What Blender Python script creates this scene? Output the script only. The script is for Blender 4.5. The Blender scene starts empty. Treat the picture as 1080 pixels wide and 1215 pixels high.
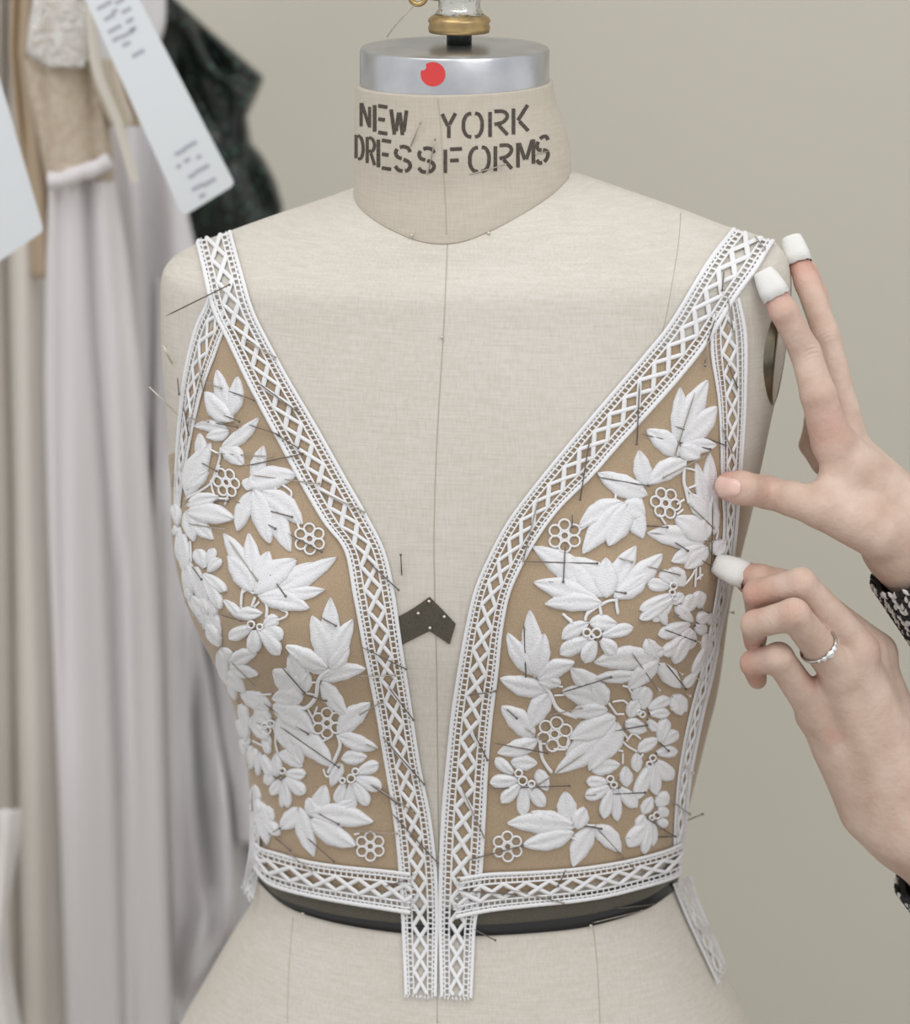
import bpy, bmesh, math, random
import numpy as np
from mathutils import Vector, Matrix
from mathutils.bvhtree import BVHTree

random.seed(7)
rng = np.random.default_rng(7)
scene = bpy.context.scene
COL = scene.collection
V = Vector

# ------------------------------------------------------------------ camera
D = 1.9
PITCH = math.radians(15.0)
FPX = 3800.0
CAM = V((0, -D * math.cos(PITCH), D * math.sin(PITCH)))
FW = V((0, math.cos(PITCH), -math.sin(PITCH)))
UP = V((0, math.sin(PITCH), math.cos(PITCH)))
RT = V((1, 0, 0))
cd = bpy.data.cameras.new('camera')
cd.sensor_fit = 'HORIZONTAL'
cd.sensor_width = 36.0
cd.lens = 36.0 * FPX / 1080.0
cd.clip_start = 0.05
cd.dof.use_dof = True
cd.dof.focus_distance = 1.81
cd.dof.aperture_fstop = 5.6
cam = bpy.data.objects.new('camera', cd)
COL.objects.link(cam)
cam.location = CAM
cam.rotation_euler = (math.pi / 2 - PITCH, 0, 0)
scene.camera = cam

# ------------------------------------------------------------------ world, lights, exposure
world = bpy.data.worlds.new('world')
scene.world = world
world.use_nodes = True
bg = world.node_tree.nodes['Background']
bg.inputs[0].default_value = (1.0, 1.0, 1.0, 1)
bg.inputs[1].default_value = 0.84

def area_light(name, loc, target, sx, sy, power, color):
    l = bpy.data.lights.new(name, 'AREA')
    l.shape = 'RECTANGLE'; l.size = sx; l.size_y = sy
    l.energy = power; l.color = color
    o = bpy.data.objects.new(name, l)
    COL.objects.link(o)
    o.location = loc
    o.rotation_euler = (V(target) - V(loc)).to_track_quat('-Z', 'Y').to_euler()
    return o
# fluorescent ceiling fixture of the workroom, then an added fill lamp
area_light('area_lamp', (-0.55, -0.75, 1.75), (0.0, 0.0, -0.1), 1.2, 0.9, 10.0, (1.0, 0.99, 0.975))
area_light('area_lamp', (0.85, -1.6, 1.6), (0.05, 0.2, -0.2), 1.2, 0.9, 11.0, (1.0, 0.99, 0.97))  # fill added at front right to brighten the lower hand and wall

scene.view_settings.view_transform = 'Standard'
scene.view_settings.look = 'None'
scene.view_settings.gamma = 1.0
scene.view_settings.use_curve_mapping = False
scene.view_settings.exposure = 0.0

# ------------------------------------------------------------------ helpers
def pdir(px, py):
    return FW + RT * ((px - 540.0) / FPX) + UP * ((607.5 - py) / FPX)

def at(px, py, Y):
    d = pdir(px, py)
    return CAM + d * ((Y - CAM.y) / d.y)

def lin(c):
    c = c / 255.0
    return c / 12.92 if c <= 0.04045 else ((c + 0.055) / 1.055) ** 2.4

def rgb(r, g, b):
    return (lin(r), lin(g), lin(b), 1.0)

ROOT = {}
def tag(o, label=None, cat=None, group=None, kind=None):
    if label: o['label'] = label
    if cat: o['category'] = cat
    if group: o['group'] = group
    if kind: o['kind'] = kind
    return o

def thing(name, loc, label=None, cat=None, group=None, kind=None):
    o = bpy.data.objects.new(name, None)
    o.empty_display_size = 0.02
    COL.objects.link(o)
    o.location = loc
    ROOT[o.name] = V(loc)
    return tag(o, label, cat, group, kind)

def mesh_obj(name, verts, faces, mat, parent=None, smooth=True, loc=None, uvs=None):
    """verts in world coordinates; the object's origin is its thing's base (or loc)"""
    if parent is not None:
        base = ROOT[parent.name]
    else:
        base = V(loc) if loc is not None else V((0, 0, 0))
    me = bpy.data.meshes.new(name)
    b = np.array(base, dtype=float)
    vv = np.asarray([tuple(v) for v in verts], dtype=float) - b
    me.from_pydata(vv.tolist(), [], [tuple(int(i) for i in f) for f in faces])
    if uvs is not None:
        ul = me.uv_layers.new(name='uv')
        u = np.asarray(uvs, dtype=float)
        idx = np.empty(len(me.loops), dtype=np.int32)
        me.loops.foreach_get('vertex_index', idx)
        ul.data.foreach_set('uv', u[idx].astype(np.float32).ravel())
    if smooth:
        me.polygons.foreach_set('use_smooth', [True] * len(me.polygons))
    me.validate()
    me.update()
    if mat: me.materials.append(mat)
    o = bpy.data.objects.new(name, me)
    COL.objects.link(o)
    if parent is not None:
        o.parent = parent
    else:
        o.location = base
    ROOT[o.name] = V(base)
    return o

def fix_normals(o):
    bm = bmesh.new(); bm.from_mesh(o.data)
    bmesh.ops.recalc_face_normals(bm, faces=bm.faces)
    bm.to_mesh(o.data); bm.free()
    return o

def catmull(pts, n):
    """resample control rows (k x d) to n rows, centripetal-free Catmull-Rom"""
    P = np.asarray(pts, dtype=float)
    k = len(P)
    t = np.linspace(0, k - 1, n)
    i = np.clip(np.floor(t).astype(int), 0, k - 2)
    f = (t - i)[:, None]
    p0 = P[np.clip(i - 1, 0, k - 1)]; p1 = P[i]; p2 = P[i + 1]; p3 = P[np.clip(i + 2, 0, k - 1)]
    return 0.5 * ((2 * p1) + (-p0 + p2) * f + (2 * p0 - 5 * p1 + 4 * p2 - p3) * f ** 2 + (-p0 + 3 * p1 - 3 * p2 + p3) * f ** 3)

def grid_faces(nr, nc, wrap=False, off=0):
    F = []
    for i in range(nr - 1):
        for j in range(nc if wrap else nc - 1):
            a = i * nc + j; b = i * nc + (j + 1) % nc
            F.append((off + a, off + b, off + b + nc, off + a + nc))
    return F

def tube(path, r, sides=8, caps=True, closed=False):
    """verts, faces of a tube; r scalar or list"""
    P = [V(p) for p in path]
    n = len(P)
    R = r if hasattr(r, '__len__') else [r] * n
    verts = []; faces = []
    prev = None
    for i, p in enumerate(P):
        if closed:
            t = P[(i + 1) % n] - P[i - 1]
        else:
            t = P[min(i + 1, n - 1)] - P[max(i - 1, 0)]
        t.normalize()
        if prev is None:
            a = t.orthogonal().normalized()
        else:
            a = (prev - t * prev.dot(t))
            a = a.normalized() if a.length > 1e-9 else t.orthogonal().normalized()
        prev = a
        b = t.cross(a)
        for k in range(sides):
            an = 2 * math.pi * k / sides
            verts.append(p + (a * math.cos(an) + b * math.sin(an)) * R[i])
    for i in range(n if closed else n - 1):
        for k in range(sides):
            k2 = (k + 1) % sides
            i2 = (i + 1) % n
            faces.append((i * sides + k, i * sides + k2, i2 * sides + k2, i2 * sides + k))
    if caps and not closed:
        faces.append(tuple(range(sides - 1, -1, -1)))
        faces.append(tuple((n - 1) * sides + k for k in range(sides)))
    return verts, faces

def lathe(profile, center, axis=(0, 0, 1), sides=48, squash=1.0):
    ax = V(axis).normalized()
    a = ax.orthogonal().normalized(); b = ax.cross(a)
    verts = []; faces = []
    for (r, h) in profile:
        for k in range(sides):
            an = 2 * math.pi * k / sides
            verts.append(V(center) + ax * h + a * (r * math.cos(an)) + b * (r * squash * math.sin(an)))
    for i in range(len(profile) - 1):
        for k in range(sides):
            k2 = (k + 1) % sides
            faces.append((i * sides + k, i * sides + k2, (i + 1) * sides + k2, (i + 1) * sides + k))
    faces.append(tuple(range(sides - 1, -1, -1)))
    faces.append(tuple((len(profile) - 1) * sides + k for k in range(sides)))
    return verts, faces

class MB:
    def __init__(s): s.v = []; s.f = []; s.uv = []
    def add(s, v, f, uv=None):
        o = len(s.v)
        s.v += list(v); s.f += [tuple(i + o for i in q) for q in f]
        if uv is not None: s.uv += list(uv)
        return s
    def build(s, name, mat, parent=None, **k):
        return mesh_obj(name, s.v, s.f, mat, parent, uvs=(s.uv if s.uv else None), **k)

# ------------------------------------------------------------------ materials
def mat(name, color, rough=0.6, metal=0.0, bump=None, var=None, sheen=0.0, spec=0.5, sss=0.0):
    """bump=(scale,strength,distance); var=(scale,amount,color2)"""
    m = bpy.data.materials.new(name); m.use_nodes = True
    nt = m.node_tree; N = nt.nodes; L = nt.links
    b = N['Principled BSDF']
    b.inputs['Base Color'].default_value = color
    b.inputs['Roughness'].default_value = rough
    b.inputs['Metallic'].default_value = metal
    b.inputs['Specular IOR Level'].default_value = spec
    if sheen: b.inputs['Sheen Weight'].default_value = sheen
    if sss:
        b.inputs['Subsurface Weight'].default_value = sss
        b.inputs['Subsurface Radius'].default_value = (0.006, 0.0025, 0.0015)
        b.inputs['Subsurface Scale'].default_value = 1.0
    tc = N.new('ShaderNodeTexCoord')
    if var:
        n = N.new('ShaderNodeTexNoise'); n.inputs['Scale'].default_value = var[0]; n.inputs['Detail'].default_value = 5
        L.new(tc.outputs['Object'], n.inputs['Vector'])
        r = N.new('ShaderNodeValToRGB')
        r.color_ramp.elements[0].position = 0.35; r.color_ramp.elements[1].position = 0.7
        r.color_ramp.elements[0].color = color; r.color_ramp.elements[1].color = var[1]
        L.new(n.outputs['Fac'], r.inputs['Fac']); L.new(r.outputs['Color'], b.inputs['Base Color'])
    if bump:
        n = N.new('ShaderNodeTexNoise'); n.inputs['Scale'].default_value = bump[0]; n.inputs['Detail'].default_value = 4
        L.new(tc.outputs['Object'], n.inputs['Vector'])
        bp = N.new('ShaderNodeBump'); bp.inputs['Strength'].default_value = bump[1]; bp.inputs['Distance'].default_value = bump[2]
        L.new(n.outputs['Fac'], bp.inputs['Height']); L.new(bp.outputs['Normal'], b.inputs['Normal'])
    return m

def weave_mat(name, c1, c2, scale=900.0, strength=0.25):
    """plain-woven canvas: crossed slub threads as fine relief, faint warp/weft colour"""
    m = mat(name, c1, 0.85, spec=0.2)
    nt = m.node_tree; N = nt.nodes; L = nt.links; b = N['Principled BSDF']
    tc = N.new('ShaderNodeTexCoord')
    def stretched(sx, sy, sz):
        mp = N.new('ShaderNodeMapping'); mp.inputs['Scale'].default_value = (sx, sy, sz)
        L.new(tc.outputs['Object'], mp.inputs['Vector'])
        n = N.new('ShaderNodeTexNoise'); n.inputs['Scale'].default_value = 1.0; n.inputs['Detail'].default_value = 3
        L.new(mp.outputs['Vector'], n.inputs['Vector'])
        return n.outputs['Fac']
    h = stretched(70, 70, scale); v = stretched(scale, scale, 70); big = stretched(9, 9, 9)
    a = N.new('ShaderNodeMath'); a.operation = 'ADD'; L.new(h, a.inputs[0]); L.new(v, a.inputs[1])
    a2 = N.new('ShaderNodeMath'); a2.operation = 'MULTIPLY_ADD'; a2.inputs[1].default_value = 0.7; L.new(big, a2.inputs[0]); L.new(a.outputs[0], a2.inputs[2])
    r = N.new('ShaderNodeValToRGB')
    r.color_ramp.elements[0].position = 0.85; r.color_ramp.elements[1].position = 1.75
    L.new(a2.outputs[0], r.inputs['Fac'])
    # ramp clamps at 1, so scale
    sc = N.new('ShaderNodeMath'); sc.operation = 'MULTIPLY'; sc.inputs[1].default_value = 0.37
    L.new(a2.outputs[0], sc.inputs[0]); L.new(sc.outputs[0], r.inputs['Fac'])
    r.color_ramp.elements[0].position = 0.38; r.color_ramp.elements[1].position = 0.62
    r.color_ramp.elements[0].color = c2; r.color_ramp.elements[1].color = c1
    L.new(r.outputs['Color'], b.inputs['Base Color'])
    bp = N.new('ShaderNodeBump'); bp.inputs['Strength'].default_value = strength; bp.inputs['Distance'].default_value = 0.0004
    L.new(a.outputs[0], bp.inputs['Height']); L.new(bp.outputs['Normal'], b.inputs['Normal'])
    return m

def thread_mat(name, color, uvscale=(26, 3), strength=0.5):
    """satin-stitched cotton thread: fine stitch ribs running across each petal (uv)"""
    m = mat(name, color, 0.7, spec=0.25, sheen=0.15)
    nt = m.node_tree; N = nt.nodes; L = nt.links; b = N['Principled BSDF']
    uv = N.new('ShaderNodeUVMap'); uv.uv_map = 'uv'
    mp = N.new('ShaderNodeMapping'); mp.inputs['Scale'].default_value = (uvscale[0], uvscale[1], 1)
    L.new(uv.outputs['UV'], mp.inputs['Vector'])
    n = N.new('ShaderNodeTexNoise'); n.inputs['Scale'].default_value = 1.0; n.inputs['Detail'].default_value = 3
    L.new(mp.outputs['Vector'], n.inputs['Vector'])
    bp = N.new('ShaderNodeBump'); bp.inputs['Strength'].default_value = strength; bp.inputs['Distance'].default_value = 0.0008
    L.new(n.outputs['Fac'], bp.inputs['Height']); L.new(bp.outputs['Normal'], b.inputs['Normal'])
    return m

def sheer_mat(name, color, opacity, scale=1500.0, rough=0.55):
    """fine net: see-through by the share of open mesh"""
    m = mat(name, color, rough, spec=0.35, sheen=0.3)
    nt = m.node_tree; N = nt.nodes; L = nt.links; b = N['Principled BSDF']
    tc = N.new('ShaderNodeTexCoord')
    vo = N.new('ShaderNodeTexVoronoi'); vo.inputs['Scale'].default_value = scale; vo.feature = 'DISTANCE_TO_EDGE'
    L.new(tc.outputs['Object'], vo.inputs['Vector'])
    r = N.new('ShaderNodeMapRange')
    r.inputs['From Min'].default_value = 0.0; r.inputs['From Max'].default_value = 0.35
    r.inputs['To Min'].default_value = min(1, opacity + 0.18); r.inputs['To Max'].default_value = max(0, opacity - 0.18)
    L.new(vo.outputs['Distance'], r.inputs['Value'])
    L.new(r.outputs['Result'], b.inputs['Alpha'])
    return m

M = {}
M['wall'] = mat('wall_paint', rgb(203, 199, 187), 0.9, bump=(220, 0.08, 0.001), var=(1.2, rgb(199, 195, 183)), spec=0.2)
M['floor'] = mat('floor_concrete', rgb(150, 142, 130), 0.7, var=(6, rgb(135, 128, 118)))
M['canvas'] = weave_mat('form_canvas', rgb(211, 206, 198), rgb(198, 191, 180), 800, 0.35)
M['neck_canvas_shaded'] = weave_mat('neck_canvas_shaded', rgb(200, 192, 180), rgb(188, 180, 166), 800, 0.3)  # form canvas toned darker, shade below the cap put into the colour
M['seam'] = mat('seam_thread', rgb(180, 172, 158), 0.9)
M['ink'] = mat('stencil_ink', rgb(62, 54, 48), 0.8, var=(900, rgb(92, 82, 73)))
M['alu'] = mat('brushed_aluminium', rgb(200, 202, 206), 0.3, 1.0, bump=(160, 0.12, 0.0008), var=(40, rgb(176, 178, 184)))
M['brass'] = mat('worn_brass', rgb(186, 160, 112), 0.38, 1.0, var=(120, rgb(160, 138, 104)))
M['foil'] = mat('silver_tape', rgb(205, 203, 196), 0.25, 1.0, bump=(130, 0.7, 0.003))
M['black_rod'] = mat('black_rod', rgb(26, 32, 32), 0.45)
M['red'] = mat('red_sticker', rgb(214, 62, 62), 0.55, bump=(700, 0.2, 0.0005))
M['iron'] = mat('cast_iron', rgb(58, 58, 56), 0.5, 0.8)
M['plate'] = mat('nickel_plate', rgb(146, 138, 118), 0.3, 1.0, var=(60, rgb(96, 92, 80)))
M['plate_dark'] = mat('plate_dark', rgb(34, 34, 32), 0.5)
M['net'] = sheer_mat('nude_net', rgb(182, 159, 131), 0.78, 1300)
M['blacknet'] = sheer_mat('black_net', rgb(84, 80, 68), 0.80, 1100)
M['blackedge'] = mat('black_satin_edge', rgb(20, 20, 20), 0.35)
M['lace'] = thread_mat('white_lace_thread', rgb(233, 233, 236), (30, 3), 1.0)
M['cord'] = mat('white_lace_cord', rgb(233, 233, 235), 0.8, bump=(2600, 0.45, 0.0004), spec=0.2)
M['steel'] = mat('pin_steel', rgb(168, 160, 150), 0.35, 0.6)
M['steel_dark'] = mat('pin_steel_dull', rgb(112, 103, 96), 0.4, 0.5)
M['pinhead'] = mat('pin_head', rgb(214, 206, 190), 0.3, 0.6)
M['tape'] = mat('white_finger_tape', rgb(228, 227, 224), 0.85, bump=(900, 0.5, 0.0006))
M['nail'] = mat('finger_nail', rgb(226, 190, 178), 0.22, spec=0.5, sss=0.1)
M['silver'] = mat('ring_silver', rgb(205, 203, 200), 0.18, 1.0)
M['stone'] = mat('ring_stone', rgb(238, 240, 244), 0.05, 0.35, spec=1.0)
M['satin_pink'] = mat('blush_satin', rgb(226, 222, 224), 0.42, bump=(30, 0.05, 0.004), sheen=0.3)
M['satin_grey'] = mat('pearl_satin', rgb(224, 222, 225), 0.40, bump=(25, 0.05, 0.004), sheen=0.3)
M['satin_ivory'] = mat('ivory_satin', rgb(218, 212, 204), 0.45, bump=(25, 0.05, 0.004), sheen=0.3)
M['white_silk'] = mat('white_silk', rgb(226, 224, 220), 0.45)
M['beige_lace'] = mat('beige_lace', rgb(216, 202, 184), 0.9, bump=(420, 0.9, 0.003), var=(170, rgb(198, 181, 158)))
M['ochre'] = mat('ochre_lining', rgb(180, 160, 135), 0.6, bump=(60, 0.3, 0.004))
M['crochet'] = mat('white_crochet', rgb(236, 234, 230), 0.9, bump=(240, 1.0, 0.006), var=(120, rgb(214, 206, 196)))
M['ribbon'] = mat('cream_ribbon', rgb(228, 222, 210), 0.5)
M['tulle'] = sheer_mat('cream_tulle', rgb(226, 214, 194), 0.75, 900)
M['card'] = mat('tag_card', rgb(214, 218, 222), 0.6)
M['print'] = mat('tag_print', rgb(168, 170, 180), 0.8)
M['rail'] = mat('chrome_rail', rgb(190, 190, 190), 0.2, 1.0)

def sequin_mat():
    m = mat('black_sequins', rgb(16, 21, 20), 0.3, spec=0.6)
    nt = m.node_tree; N = nt.nodes; L = nt.links; b = N['Principled BSDF']
    tc = N.new('ShaderNodeTexCoord')
    vo = N.new('ShaderNodeTexVoronoi'); vo.inputs['Scale'].default_value = 420
    L.new(tc.outputs['Object'], vo.inputs['Vector'])
    r = N.new('ShaderNodeValToRGB')
    e = r.color_ramp.elements
    e[0].position = 0.0; e[0].color = rgb(14, 18, 17); e[1].position = 0.9; e[1].color = rgb(26, 34, 31)
    x = r.color_ramp.elements.new(0.97); x.color = rgb(70, 104, 92)
    sep = N.new('ShaderNodeSeparateColor'); L.new(vo.outputs['Color'], sep.inputs[0])
    L.new(sep.outputs[0], r.inputs['Fac']); L.new(r.outputs['Color'], b.inputs['Base Color'])
    bp = N.new('ShaderNodeBump'); bp.inputs['Strength'].default_value = 0.9; bp.inputs['Distance'].default_value = 0.002
    L.new(sep.outputs[1], bp.inputs['Height']); L.new(bp.outputs['Normal'], b.inputs['Normal'])
    return m
M['sequin'] = sequin_mat()

def skin_mat():
    m = mat('skin', rgb(214, 182, 163), 0.48, spec=0.35, sss=0.12)
    nt = m.node_tree; N = nt.nodes; L = nt.links; b = N['Principled BSDF']
    at_ = N.new('ShaderNodeAttribute'); at_.attribute_name = 'blush'
    tc = N.new('ShaderNodeTexCoord')
    n = N.new('ShaderNodeTexNoise'); n.inputs['Scale'].default_value = 55; n.inputs['Detail'].default_value = 6
    L.new(tc.outputs['Object'], n.inputs['Vector'])
    r0 = N.new('ShaderNodeValToRGB')
    r0.color_ramp.elements[0].position = 0.3; r0.color_ramp.elements[1].position = 0.72
    r0.color_ramp.elements[0].color = rgb(194, 166, 149); r0.color_ramp.elements[1].color = rgb(214, 191, 176)
    L.new(n.outputs['Fac'], r0.inputs['Fac'])
    mx = N.new('ShaderNodeMix'); mx.data_type = 'RGBA'
    L.new(at_.outputs['Fac'], mx.inputs[0]); L.new(r0.outputs['Color'], mx.inputs[6])
    mx.inputs[7].default_value = rgb(200, 136, 122)
    L.new(mx.outputs[2], b.inputs['Base Color'])
    n2 = N.new('ShaderNodeTexNoise'); n2.inputs['Scale'].default_value = 300; n2.inputs['Detail'].default_value = 5
    L.new(tc.outputs['Object'], n2.inputs['Vector'])
    bp = N.new('ShaderNodeBump'); bp.inputs['Strength'].default_value = 0.5; bp.inputs['Distance'].default_value = 0.0011
    L.new(n2.outputs['Fac'], bp.inputs['Height']); L.new(bp.outputs['Normal'], b.inputs['Normal'])
    return m
M['skin'] = skin_mat()
M['knit_black'] = mat('knit_black', rgb(40, 39, 40), 0.9, bump=(1500, 0.6, 0.0006))
M['knit_white'] = mat('knit_white', rgb(205, 203, 200), 0.9, bump=(1500, 0.6, 0.0006))

# ------------------------------------------------------------------ setting
FLOOR = -1.22
def box_vf(x0, x1, y0, y1, z0, z1):
    v = [(x0, y0, z0), (x1, y0, z0), (x1, y1, z0), (x0, y1, z0), (x0, y0, z1), (x1, y0, z1), (x1, y1, z1), (x0, y1, z1)]
    f = [(0, 3, 2, 1), (4, 5, 6, 7), (0, 1, 5, 4), (1, 2, 6, 5), (2, 3, 7, 6), (3, 0, 4, 7)]
    return v, f
WALLY = 0.78
v, f = box_vf(-2.4, 2.4, WALLY, WALLY + 0.1, FLOOR, 1.6)
tag(mesh_obj('wall_back', v, f, M['wall'], smooth=False, loc=(0, WALLY, FLOOR)), kind='structure')
v, f = box_vf(-2.4, 2.4, -2.4, WALLY + 0.1, FLOOR - 0.05, FLOOR)
tag(mesh_obj('floor', v, f, M['floor'], smooth=False, loc=(0, 0, FLOOR)), kind='structure')
# ------------------------------------------------------------------ dress form
form = thing('dress_form', (0.01, 0.0, FLOOR), 'ivory canvas dress form with stencilled neck and metal neck cap', 'dress form')
YAW = math.radians(9.0)
# (left x, left y, right x, right y in the photo; front depth, back depth, roundness)
RINGS = [
    (470, 190, 630, 176, .034, .040, 2.0),
    (432, 217, 672, 203, .047, .050, 2.0),
    (385, 236, 735, 226, .0575, .057, 2.05),
    (320, 258, 808, 252, .066, .064, 2.15),
    (262, 279, 868, 275, .071, .067, 2.25),
    (222, 295, 910, 288, .076, .070, 2.35),
    (203, 308, 930, 301, .080, .074, 2.45),
    (197, 326, 938, 325, .084, .078, 2.5),
    (197, 360, 938, 365, .088, .083, 2.5),
    (199, 420, 930, 430, .095, .090, 2.45),
    (206, 500, 915, 500, .102, .094, 2.4),
    (211, 570, 899, 575, .107, .096, 2.35),
    (214, 640, 882, 645, .109, .096, 2.3),
    (231, 705, 867, 708, .107, .094, 2.25),
    (257, 765, 858, 770, .101, .092, 2.2),
    (283, 825, 849, 828, .095, .090, 2.15),
    (296, 885, 836, 880, .090, .088, 2.1),
    (302, 940, 822, 935, .087, .087, 2.1),
    (304, 990, 810, 990, .085, .087, 2.1),
    (308, 1035, 802, 1035, .084, .087, 2.1),
    (302, 1065, 806, 1065, .087, .090, 2.1),
    (275, 1108, 826, 1108, .096, .100, 2.1),
    (245, 1160, 853, 1158, .106, .112, 2.1),
    (214, 1215, 886, 1215, .115, .125, 2.1),
    (192, 1275, 912, 1275, .122, .138, 2.1),
    (178, 1350, 926, 1350, .127, .145, 2.1),
    (172, 1440, 932, 1440, .128, .146, 2.1),
    (176, 1540, 928, 1540, .122, .138, 2.1),
]
NT = 190; NA = 168
R = catmull(RINGS, NT)
DROP = np.interp(np.linspace(0, len(RINGS) - 1, NT), [0, 1, 2, 3, 4, 5, 6, 7, 9], [.009, .009, .009, .008, .006, .0045, .003, 0, 0])
BUST = [(at(338, 700, 0), 1), (at(722, 690, 0), 1)]
def torso_grid():
    P = np.zeros((NT, NA, 3))
    for i, (xl, yl, xr, yr, bf, bb, n) in enumerate(R):
        a = (xr - xl) * 0.00025
        l = at(xl, yl, a * math.sin(YAW)); r = at(xr, yr, -a * math.sin(YAW))
        c = (l + r) / 2; h = (r - l) / 2
        hf = V((h.x, h.y, 0)).normalized()
        vf = V((hf.y, -hf.x, 0))
        for j in range(NA):
            th = 2 * math.pi * j / NA
            cx = math.copysign(abs(math.cos(th)) ** (2 / n), math.cos(th))
            sy = math.copysign(abs(math.sin(th)) ** (2 / n), math.sin(th))
            p = c + h * cx + vf * ((bf if sy > 0 else bb) * sy)
            if sy > 0:
                p.z -= DROP[i] * sy
                for (bp, k) in BUST:
                    dx = p.x - bp.x; dz = p.z - bp.z
                    sz = 0.052 if dz > 0 else 0.036
                    p = p + vf * (0.020 * k * math.exp(-(dx / 0.044) ** 2 - (dz / sz) ** 2) * min(1, sy * 1.6))
            P[i, j] = p
    return P
TG = torso_grid()
tv = [V(p) for p in TG.reshape(-1, 3)]
tf = grid_faces(NT, NA, wrap=True)
tf.append(tuple(range(NA)))
tf.append(tuple((NT - 1) * NA + k for k in range(NA - 1, -1, -1)))
torso = mesh_obj('torso', tv, tf, M['canvas'], form)
fix_normals(torso)
TB = BVHTree.FromPolygons(tv, tf[:-2])

def cast(px, py, bvh=None):
    d = pdir(px, py).normalized()
    loc, nor, idx, dist = (bvh or TB).ray_cast(CAM, d)
    if loc is None: return None
    if nor.dot(d) > 0: nor = -nor
    return loc, nor, idx

def hit(px, py, bvh=None, cx=545):
    """hit; off the silhouette it slides back to the edge"""
    r = cast(px, py, bvh)
    if r: return r
    lo, hi = 0.0, 1.0
    for _ in range(14):
        m = (lo + hi) / 2
        if cast(px + (cx - px) * m, py, bvh): hi = m
        else: lo = m
    r = cast(px + (cx - px) * hi, py, bvh)
    if r is None:
        p = at(px, py, -0.02)
        return p, V((0, -1, 0)), 0
    return r

def surf(px, py, h=0.0, bvh=None):
    p, n, _ = hit(px, py, bvh)
    return p + n * h

def path_px(pts, n, h, bvh=None):
    c = catmull(pts, n)
    return [surf(x, y, h, bvh) for x, y in c]

# neck, a separate canvas-covered piece seated on the torso
NECK = [  # left x,y, right x,y, front depth, front drop, back depth
    (424, 98, 655, 98, .0565, .000, .0565),
    (423, 125, 659, 122, .0575, .002, .0575),
    (422, 160, 668, 150, .060, .006, .058),
    (422, 195, 675, 178, 0.0595, .010, .060),
    (422, 222, 677, 203, 0.0619, .014, .062),
    (423, 240, 676, 220, 0.0633, .0165, .063),
    (424, 262, 675, 244, 0.0643, .0185, .064),
]
NR = catmull(NECK, 48)
ncols = 120
nv = []
for (xl, yl, xr, yr, bf, dr, bb) in NR:
    a = (xr - xl) * 0.00025
    l = at(xl, yl, a * math.sin(YAW)); r = at(xr, yr, -a * math.sin(YAW))
    c = (l + r) / 2; h = (r - l) / 2
    hf = V((h.x, h.y, 0)).normalized(); vf = V((hf.y, -hf.x, 0))
    for j in range(ncols):
        th = 2 * math.pi * j / ncols
        s = math.sin(th)
        p = c + h * math.cos(th) + vf * ((bf if s > 0 else bb) * s)
        if s > 0: p.z -= dr * s
        else: p.z += dr * 0.5 * (-s)
        nv.append(p)
nf = grid_faces(48, ncols, wrap=True)
nf.append(tuple(range(ncols))); nf.append(tuple(47 * ncols + k for k in range(ncols - 1, -1, -1)))
neck = fix_normals(mesh_obj('neck', nv, nf, M['neck_canvas_shaded'], form))
NB = BVHTree.FromPolygons(nv, nf)

# metal neck cap
cl = at(427, 86, 0.0); cr = at(652, 86, 0.0)
cc = (cl + cr) / 2; cr_ = (cr - cl).length / 2
zb = at(540, 105, 0.0).z; zt = at(540, 55, 0.0).z
prof = [(cr_ * .97, zb), (cr_, zb + .0006), (cr_, zt - .0022), (cr_ - .0008, zt - .0008), (cr_ - .003, zt), (cr_ * .7, zt + .0006), (cr_ * .3, zt + .0012), (.006, zt + .0014)]
v, f = lathe([(r, z) for r, z in prof], (cc.x, 0.0, 0), sides=96)
cap = fix_normals(mesh_obj('neck_cap', v, f, M['alu'], form))
cap.data.polygons.foreach_set('use_smooth', [True] * len(cap.data.polygons))
CB = BVHTree.FromPolygons([V(p) for p in v], f)
em = cap.modifiers.new('edge', 'EDGE_SPLIT'); em.split_angle = math.radians(40)
tag(cap, 'round brushed aluminium neck cap')
# red sticker, curved onto the cap rim
mb = MB(); ring = []
cpt = surf(514, 88, 0.0004, CB); mb.v.append(cpt)
for k in range(40):
    an = 2 * math.pi * k / 40
    rr = 14.6 if not (3.55 < an < 4.05) else 11.0
    mb.v.append(surf(514 + rr * math.cos(an), 88 + rr * math.sin(an), 0.0004, CB))
mb.f = [(0, 1 + k, 1 + (k + 1) % 40) for k in range(40)]
tag(mb.build('sticker', M['red'], form), 'round red sticker on the metal rim')
# rod and finial
fx = at(545, 30, 0).x
v, f = lathe([(.0072, zt), (.0072, zt + .012), (.0070, zt + .022)], (fx, 0, 0), sides=24)
mesh_obj('neck_rod', v, f, M['black_rod'], form)
z0 = at(545, 39, 0).z
S = 0.0005
fin = [(.010, z0), (.0172, z0 + .0004), (.0178, z0 + .0030), (.0170, z0 + .0052), (.0180, z0 + .0068), (.0172, z0 + .0085), (.0145, z0 + .0105)]
v, f = lathe(fin, (fx, 0, 0), sides=48)
finial = mesh_obj('finial', v, f, M['brass'], form); tag(finial, 'worn brass finial flange')
zz = z0 + .0105
v, f = lathe([(.0142, zz), (.0122, zz + .003), (.0120, zz + .007), (.0138, zz + .012), (.0152, zz + .018), (.0158, zz + .026), (.0135, zz + .034), (.009, zz + .040), (.004, zz + .043)], (fx, 0, 0), sides=32)
vv = []
for p in v:
    k = 1 + 0.045 * math.sin(p.z * 900 + 3 * math.atan2(p.y, p.x - fx)) * math.cos(p.x * 700)
    vv.append(V(((p.x - fx) * k + fx, p.y * k, p.z)))
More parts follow.
